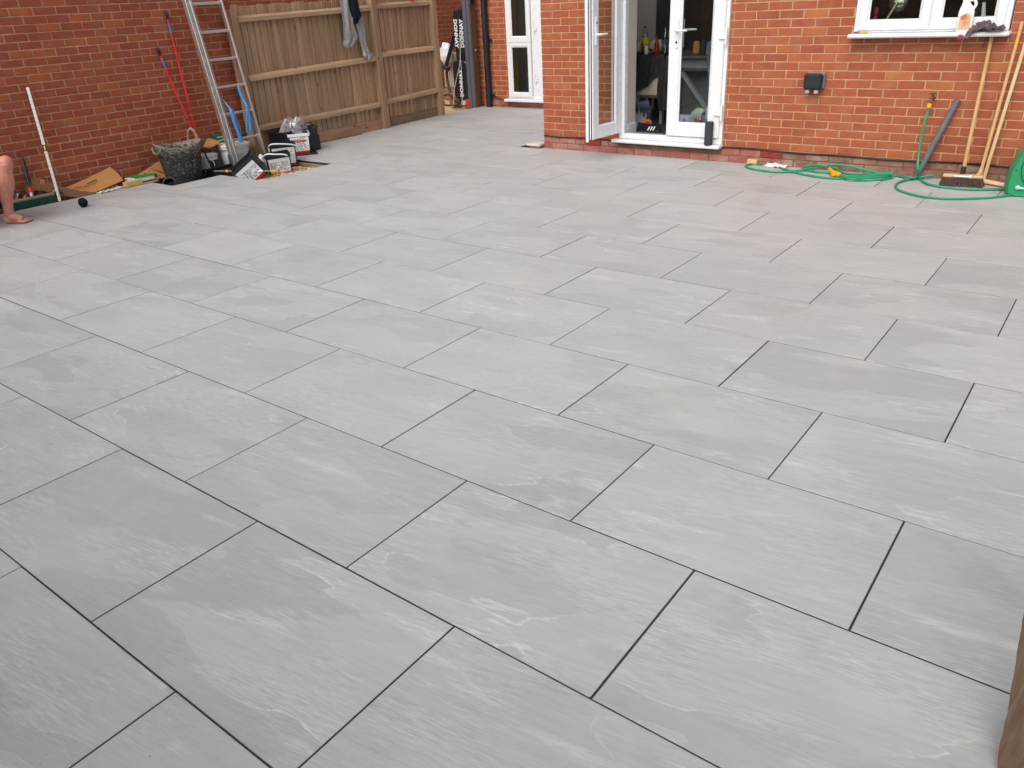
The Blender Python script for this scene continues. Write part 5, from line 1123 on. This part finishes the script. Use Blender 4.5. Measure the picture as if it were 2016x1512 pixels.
# plant and grey curtain behind the back door glass
cu_ = MB(); 
def curtain(u, v): return (-3.98 + .30 * u, 10.32 + .03 * math.sin(u * 40), .2 + 2.1 * v)
MB().sheet(curtain, 40, 4, .004).build('curtain', cloth('grey curtain', lin(120, 118, 114), .1), house, smooth=70)
pt = thing('house_plant', 'leafy potted plant behind the back door glass', 'plant', loc=(-3.62, 10.34, .15))
MB().lathe([(.07, 0), (.10, .22), (.11, .23), (.095, .23), (.06, .02)], 18, close=True).build('pot', CREAM, pt, smooth=50)
lf = MB(); rl2 = random.Random(8)
for k in range(150):
    a = rl2.uniform(0, 6.28); h = rl2.uniform(.35, .95); r = rl2.uniform(.02, .12); p = Vector((r * math.cos(a), r * math.sin(a), h)); d = Vector((math.cos(a), math.sin(a), rl2.uniform(-.3, .6))).normalized() * rl2.uniform(.04, .07); s_ = d.cross(Vector((0, 0, 1))).normalized() * .016
    lf.add([p, p + d * .5 + s_, p + d, p + d * .5 - s_], [(0, 1, 2, 3)])
lf.build('foliage', mat('dark leaf', (.05, .09, .03), .5, .3, 20), pt, kind='stuff'); MB().tube([(0, 0, .2), (.01, .01, .9)], .008, 6).build('stem', POSTW, pt)

# ------------------------------------------------------------------ side passage
gt = thing('gate_post', 'tall brown gate post with dark grey face by the downpipe', 'post')
MB().cbox(-4.68, -4.55, 9.705, 9.84, -.15, 2.3, .006).build('timber', wood('dark gate wood', lin(96, 66, 52), lin(122, 86, 66)), gt)
SL = mat('slate grey paint', lin(86, 88, 96), .5, .08, 8)
MB().cbox(-4.69, -4.62, 9.688, 9.7045, -.05, 2.25, .003).build('steel_angle', SL, gt); MB().cbox(-4.615, -4.56, 9.694, 9.7045, -.05, 2.25, .003).build('steel_angle', SL, gt)
MB().ball((-4.548, 9.78, .86), .014, 8, 5).build('bolt', STEEL, gt, smooth=60)
MB().cbox(-4.555, -4.53, 9.72, 9.80, 1.52, 1.60, .006).build('hinge', BLACKP, gt)
WT = mat('white lettering', lin(224, 226, 230), .5, .04)
def vert_text(name, body, size, x, y, z, up, parent):
    """lettering running vertically on a face towards -Y; up=+1 reads bottom to top"""
    M_ = Matrix.Translation((x, y, z)) @ Matrix.Rotation(R(90), 4, 'X') @ Matrix.Rotation(R(90 * up), 4, 'Z'); lettering(name, body, size, M_, WT, parent, bold=.004)
bp = thing('bench_pad', 'tall narrow black pad with white lettering next to the gate post', 'pad', 'black exercise pads in the passage')
MB().cbox(-4.945, -4.785, 9.86, 9.93, .03, 1.47, .02).build('cushion', BLACKSOFT, bp, smooth=40); vert_text('lettering', 'DONNAY', .095, -4.875, 9.857, 1.10, 1, bp)
bp2 = thing('bench_pad', 'tall narrow black pad whose white lettering runs downwards on the left', 'pad', 'black exercise pads in the passage')
MB().cbox(-5.085, -4.97, 9.90, 9.97, .03, 1.45, .02).build('cushion', BLACKSOFT, bp2, smooth=40); vert_text('lettering', 'DONNAY', .095, -5.035, 9.897, 1.10, -1, bp2)
bp3 = thing('bench_pad', 'shorter rounded black pad tied with white cord in front', 'pad', 'black exercise pads in the passage')
b = MB(); P = squircle(.155, .30, .075, 7); Tm = Matrix.Translation((-4.905, 9.845, .40)) @ Matrix.Rotation(R(90), 4, 'X')
b.T = Tm; n = len(P); vs = []
for z, k in ((0, .95), (.012, 1), (.05, 1), (.066, .94)): vs += [(x * k, y * k, z) for x, y in P]
b.add(vs, [tuple(range(n))[::-1], tuple(3 * n + i for i in range(n))] + [(r_ * n + i, r_ * n + (i + 1) % n, (r_ + 1) * n + (i + 1) % n, (r_ + 1) * n + i) for r_ in range(3) for i in range(n)]); b.build('cushion', BLACKSOFT, bp3, smooth=40)
vert_text('lettering', 'DONNAY', .095, -4.89, 9.776, .36, 1, bp3)
MB().tube(spline([(-4.893, 9.830, 1.147), (-4.875, 9.770, 0.716), (-4.958, 9.760, 0.471), (-5.041, 9.750, 0.235), (-5.067, 9.740, 0.021)], 4), .006, 6).tube(spline([(-4.860, 9.765, 0.716), (-4.859, 9.760, 0.472), (-4.857, 9.750, 0.200), (-4.890, 9.730, 0.028)], 4), .006, 6).build('cord', mat('white cord', lin(206, 204, 200), .7), bp3, smooth=60)
fr_ = thing('exercise_frame', 'black padded exercise arm on a steel frame beside the pads', 'exercise frame')
MB().tube([(-5.145, 10.150, 1.360), (-5.519, 10.150, 0.604)], .032, 12).build('padded_arm', BLACKSOFT, fr_, smooth=40)
MB().tube([(-5.588, 10.120, 0.582), (-5.442, 10.120, 0.543)], .035, 10).build('clamp', BLACKP, fr_, smooth=40)
MB().tube(spline([(-5.525, 10.150, 0.556), (-5.508, 10.130, 0.347), (-5.432, 10.100, 0.172)], 4), .022, 10).build('tube', mat('dark steel tube', (.04, .042, .046), .4, .1, metal=.4), fr_, smooth=40)
MB().tube(spline([(-5.617, 10.050, 0.107), (-5.415, 10.050, 0.137), (-5.201, 9.950, 0.048), (-4.950, 9.850, 0.011)], 4), .014, 8).build('base_bar', mat('dark steel tube', (.04, .042, .046), .4, .1, metal=.4), fr_, smooth=40)
MB().tube([(-5.659, 10.000, -0.022), (-5.129, 9.900, -0.009)], .012, 8).build('base_bar', mat('dark steel tube', (.04, .042, .046), .4, .1, metal=.4), fr_, smooth=40)
wsx = (-5.537, 10.000, 0.007); b = MB(); b.T = Matrix.Translation(wsx) @ Matrix.Rotation(R(80), 4, 'X'); b.lathe([(.035, -.014), (.042, -.008), (.042, .008), (.035, .014)], 16); b.build('wheel', BLACKP, fr_, smooth=40)
o = MB().cbox(-6.12, -5.62, 10.72, 10.80, .16, .76, .02).build('stone_slab', mat('speckled board', lin(176, 160, 142), .9, .2, 40, .6, 60)); tag(o, 'speckled beige board standing behind the exercise frame', 'board')
o = MB().ball((-5.868, 10.550, 0.749), (.12, .10, .17), 20, 14, .3, 6).build('white_sack', mat('white plastic sack', lin(232, 232, 236), .45, .04, 8), smooth=70); tag(o, 'white plastic sack on the speckled board in the passage', 'sack')
o = MB().cbox(-6.15, -5.55, 10.66, 10.95, -.02, .16, .008).build('timber_stack', POSTW); tag(o, 'brown timber under the speckled board in the passage', 'timber')
o = MB().cbox(-5.52, -5.36, 10.15, 10.3, -.03, .13, .006).build('wood_crate', wood('crate wood', lin(150, 100, 66), lin(172, 122, 84), axis=0)); tag(o, 'small brown wood block on the sand by the frame wheel', 'wood block')
sg = thing('barrier_board', 'red and white plastic board at the foot of the black pads', 'board')
MB().cbox(-4.80, -4.735, 9.735, 9.755, -.02, .12, .003).build('board', mat('red plastic', lin(206, 62, 46), .5, .08), sg); MB().cbox(-4.865, -4.802, 9.735, 9.755, -.02, .10, .003).build('board', mat('beige board', lin(214, 190, 168), .6, .08), sg)
wr = MB()
for k in range(7):
    p = Vector((-4.98 + .02 * k, 9.70, -.01 + .006 * k)); wr.tube(spline([p + Vector((.09 * math.cos(a * 1.26 + k), .05 * math.sin(a * 1.26 + k), .01 * math.sin(a * 2 + k))) for a in range(5)], 4, True), .006, 5, closed=True)
o = wr.build('cable_coil', mat('dark cable', (.03, .028, .026), .6, .2), smooth=60, kind='stuff'); tag(o, 'tangled dark cable on the sand under the pads', 'cable')
# ------------------------------------------------------------------ timber post at the right edge, close to the camera
pz = thing('timber_post', 'worn wet timber post at the lower right edge', 'post')
e0, e1 = Vector((4.174, 0.936, 0.000)), Vector((4.136, 1.068, 0.360)); ed = (e1 - e0).normalized(); eb = e0 - ed * .15
sxv = Vector((.80, .60, -.02)); T_ = frame(eb, sxv, ed) @ Matrix.Diagonal((1, -1, 1, 1))
def worn(u, v):
    a = [(0, .012), (.012, 0), (.095, -.004), (.11, .01), (.11, .10), (.0, .10)]
    k = v * (len(a)); i = int(k) % len(a); f = k - int(k); x = a[i][0] + (a[(i + 1) % len(a)][0] - a[i][0]) * f; y = a[i][1] + (a[(i + 1) % len(a)][1] - a[i][1]) * f
    z = 1.15 * u; w_ = .004 * fbm((x * 30, y * 30, z * 9), 3); return (x + w_, y + w_, z)
b = MB(); b.T = T_; b.sheet(worn, 60, 30); b.box(.003, .105, .004, .097, 1.12, 1.148); b.build('shaft', TIMBER, pz, smooth=60)
b = MB(); b.T = T_; b.cbox(.030, .10, -.010, .03, .315, .39, .004); b.build('bracket', mat('dark bracket', (.02, .025, .022), .5, .2), pz)
b = MB(); b.T = T_; b.cbox(.022, .10, -.012, -.004, .300, .316, .003); b.build('ledge', mat('greenish metal', lin(96, 110, 100), .4, .1, metal=.4), pz)
# ------------------------------------------------------------------ person sitting just left of the picture
pe = thing('person', 'bare foot and bent bare leg of a person seated at the left', 'person')
b = MB()
K, A = Vector((-3.612, 2.225, .52)), Vector((-3.690, 2.160, .085)); fd = Vector((.72, .69, 0)).normalized(); fs = Vector((fd.y, -fd.x, 0))
def limb(p, q, rs, bend=None, n=12):
    pts = []; rr = []
    for i in range(n + 1):
        t = i / n; k = t * (len(rs) - 1); j = min(int(k), len(rs) - 2); f = k - j; f = f * f * (3 - 2 * f)
        pt_ = p.lerp(q, t)
        if bend is not None: pt_ = pt_ + bend * math.sin(math.pi * t)
        pts.append(pt_); rr.append(rs[j] + (rs[j + 1] - rs[j]) * f)
    b.tube(pts, rr, 14)
limb(K, A, [.066, .062, .074, .068, .050, .042, .042], bend=-fd * .010)
b.ball(K + fd * .018 + Vector((0, 0, .008)), (.055, .055, .058), 14, 10)
H = Vector((-3.97, 1.885, .50)); limb(K, H, [.060, .064, .075, .088, .098])
def foot(Ap, yaw_d, side):
    f_, s_ = yaw_d, Vector((yaw_d.y, -yaw_d.x, 0)) * side
    b.ball(Ap - f_ * .030 + Vector((0, 0, -.050)), (.036, .036, .034), 14, 10); limb(Ap + Vector((0, 0, .01)), Ap + f_ * .02 + Vector((0, 0, -.045)), [.037, .036])
    limb(Ap - f_ * .03 + Vector((0, 0, -.055)), Ap + f_ * .10 + Vector((0, 0, -.058)), [.030, .028, .030, .026]); limb(Ap + f_ * .005 + Vector((0, 0, -.02)), Ap + f_ * .10 + Vector((0, 0, -.055)), [.040, .038, .034, .028])
    for k in range(5):
        o_ = (k - 2) * .0195; l_ = (.150, .150, .143, .134, .122)[k]; r_ = (.0145, .0110, .0105, .010, .0095)[k]; o_ = -o_
        b0 = Ap + f_ * .075 + s_ * o_ * .9 + Vector((0, 0, -.060)); b1 = Ap + f_ * (l_ - .025) + s_ * (o_ * 1.15) + Vector((0, 0, -.066)); b2 = Ap + f_ * l_ + s_ * (o_ * 1.15) + Vector((0, 0, -.0715)); b.tube([b0, b1, b2], [r_ * 1.5, r_ * 1.1, r_], 8); b.ball(b2, r_, 8, 6)
foot(A, fd, -1)
# other leg, tucked back, then trunk, arms and head (all outside the picture)
K2, A2 = K - fd * .12 + fs * .26 + Vector((0, 0, -.02)), Vector((-3.70, 1.68, .085)); H2 = H + fs * .20
limb(K2, A2, [.056, .052, .060, .056, .042, .037], bend=-fd * .016); limb(K2, H2, [.060, .064, .075, .088, .098]); foot(A2, fd, 1)
PV = (H + H2) / 2 - fd * .06; CH = PV - fd * .02 + Vector((0, 0, .46)); NK = CH + fd * .05 + Vector((0, 0, .12)); HD = NK + fd * .06 + Vector((0, 0, .13))
limb(PV + fs * -.09, PV + fs * .09, [.10, .12, .10]); limb(PV, CH, [.135, .125, .135, .14]); limb(CH + fs * -.15, CH + fs * .15, [.075, .10, .10, .075]); limb(CH, NK + Vector((0, 0, .03)), [.09, .058, .055])
b.ball(HD, (.076, .076, .108), 18, 14); b.ball(HD + fd * .072 + Vector((0, 0, -.012)), (.014, .014, .022), 8, 6)
for sg_ in (-1, 1):
    b.ball(HD + fs * .076 * sg_, (.014, .018, .03), 8, 6); SH = CH + fs * .19 * sg_ + Vector((0, 0, .0)); EL = SH + fd * .12 + Vector((0, 0, -.25)); WR = (K if sg_ < 0 else K2) - fd * .27 + Vector((0, 0, .10)); limb(SH, EL, [.055, .050, .043]); limb(EL, WR, [.044, .042, .030])
    limb(WR, WR + fd * .08, [.028, .034, .032])
    for k in range(4): limb(WR + fd * .075 + fs * (k - 1.5) * .018, WR + fd * .15 + fs * (k - 1.5) * .020 + Vector((0, 0, -.022)), [.0095, .009, .008])
    limb(WR + fd * .02 - fs * .025 * sg_, WR + fd * .07 - fs * .05 * sg_ + Vector((0, 0, -.008)), [.012, .0095])
body = b.build('body', SKIN, pe)
rmz = body.modifiers.new('remesh', 'REMESH'); rmz.mode = 'VOXEL'; rmz.voxel_size = .0048; rmz.use_smooth_shade = True
smo = body.modifiers.new('smooth', 'SMOOTH'); smo.iterations = 2; smo.factor = .5
b = MB(); limb(H - fd * .02, H.lerp(K, .52), [.112, .108, .104]); limb(H2 - fd * .02, H2.lerp(K2, .52), [.112, .108, .104]); limb(PV + fs * -.09, PV + fs * .09, [.118, .138, .118]); b.build('shorts', cloth('dark shorts', (.03, .03, .04)), pe, smooth=70)
b = MB(); limb(PV + Vector((0, 0, .06)), CH + Vector((0, 0, .03)), [.150, .138, .148, .150, .08]); limb(CH + fs * -.16, CH + fs * .16, [.085, .112, .112, .085])
for sg_ in (-1, 1): SH = CH + fs * .17 * sg_; limb(SH, SH + fd * .06 + Vector((0, 0, -.14)), [.072, .068, .066])
b.build('shirt', cloth('grey shirt', lin(110, 112, 118)), pe, smooth=70)
b = MB(); b.ball(HD - fd * .012 + Vector((0, 0, .028)), (.083, .083, .092), 18, 12); b.build('hair', mat('brown hair', (.05, .03, .02), .8, .3, 60, .5), pe, smooth=70)
st_ = thing('upturned_crate', 'dark crate used as a seat at the left wall', 'crate'); MB().cbox(PV.x - .17, PV.x + .17, PV.y - .17, PV.y + .17, .0, .385, .01).build('wall', BLACKP, st_)
# ------------------------------------------------------------------ unseen fence added behind the photographer to shade the nearest slabs
bf = thing('shade_fence', 'added closeboard fence behind the photographer, shading the nearest slabs', 'fence')
rk = random.Random(77); bme = MB().box(-.073, .073, -.008, .008, .05, 1.85).mesh('board'); bme.materials.append(BOARD)
for k in range(70):
    o = link('board', bme, bf); o.location = (-4.35 + k * .15, -1.75 + rk.uniform(-.004, .004), rk.uniform(-.012, .012))
for z in (.35, 1.0, 1.6): MB().cbox(-4.4, 6.1, -1.741, -1.69, z - .035, z + .035, .004).build('rail', RAILW, bf)
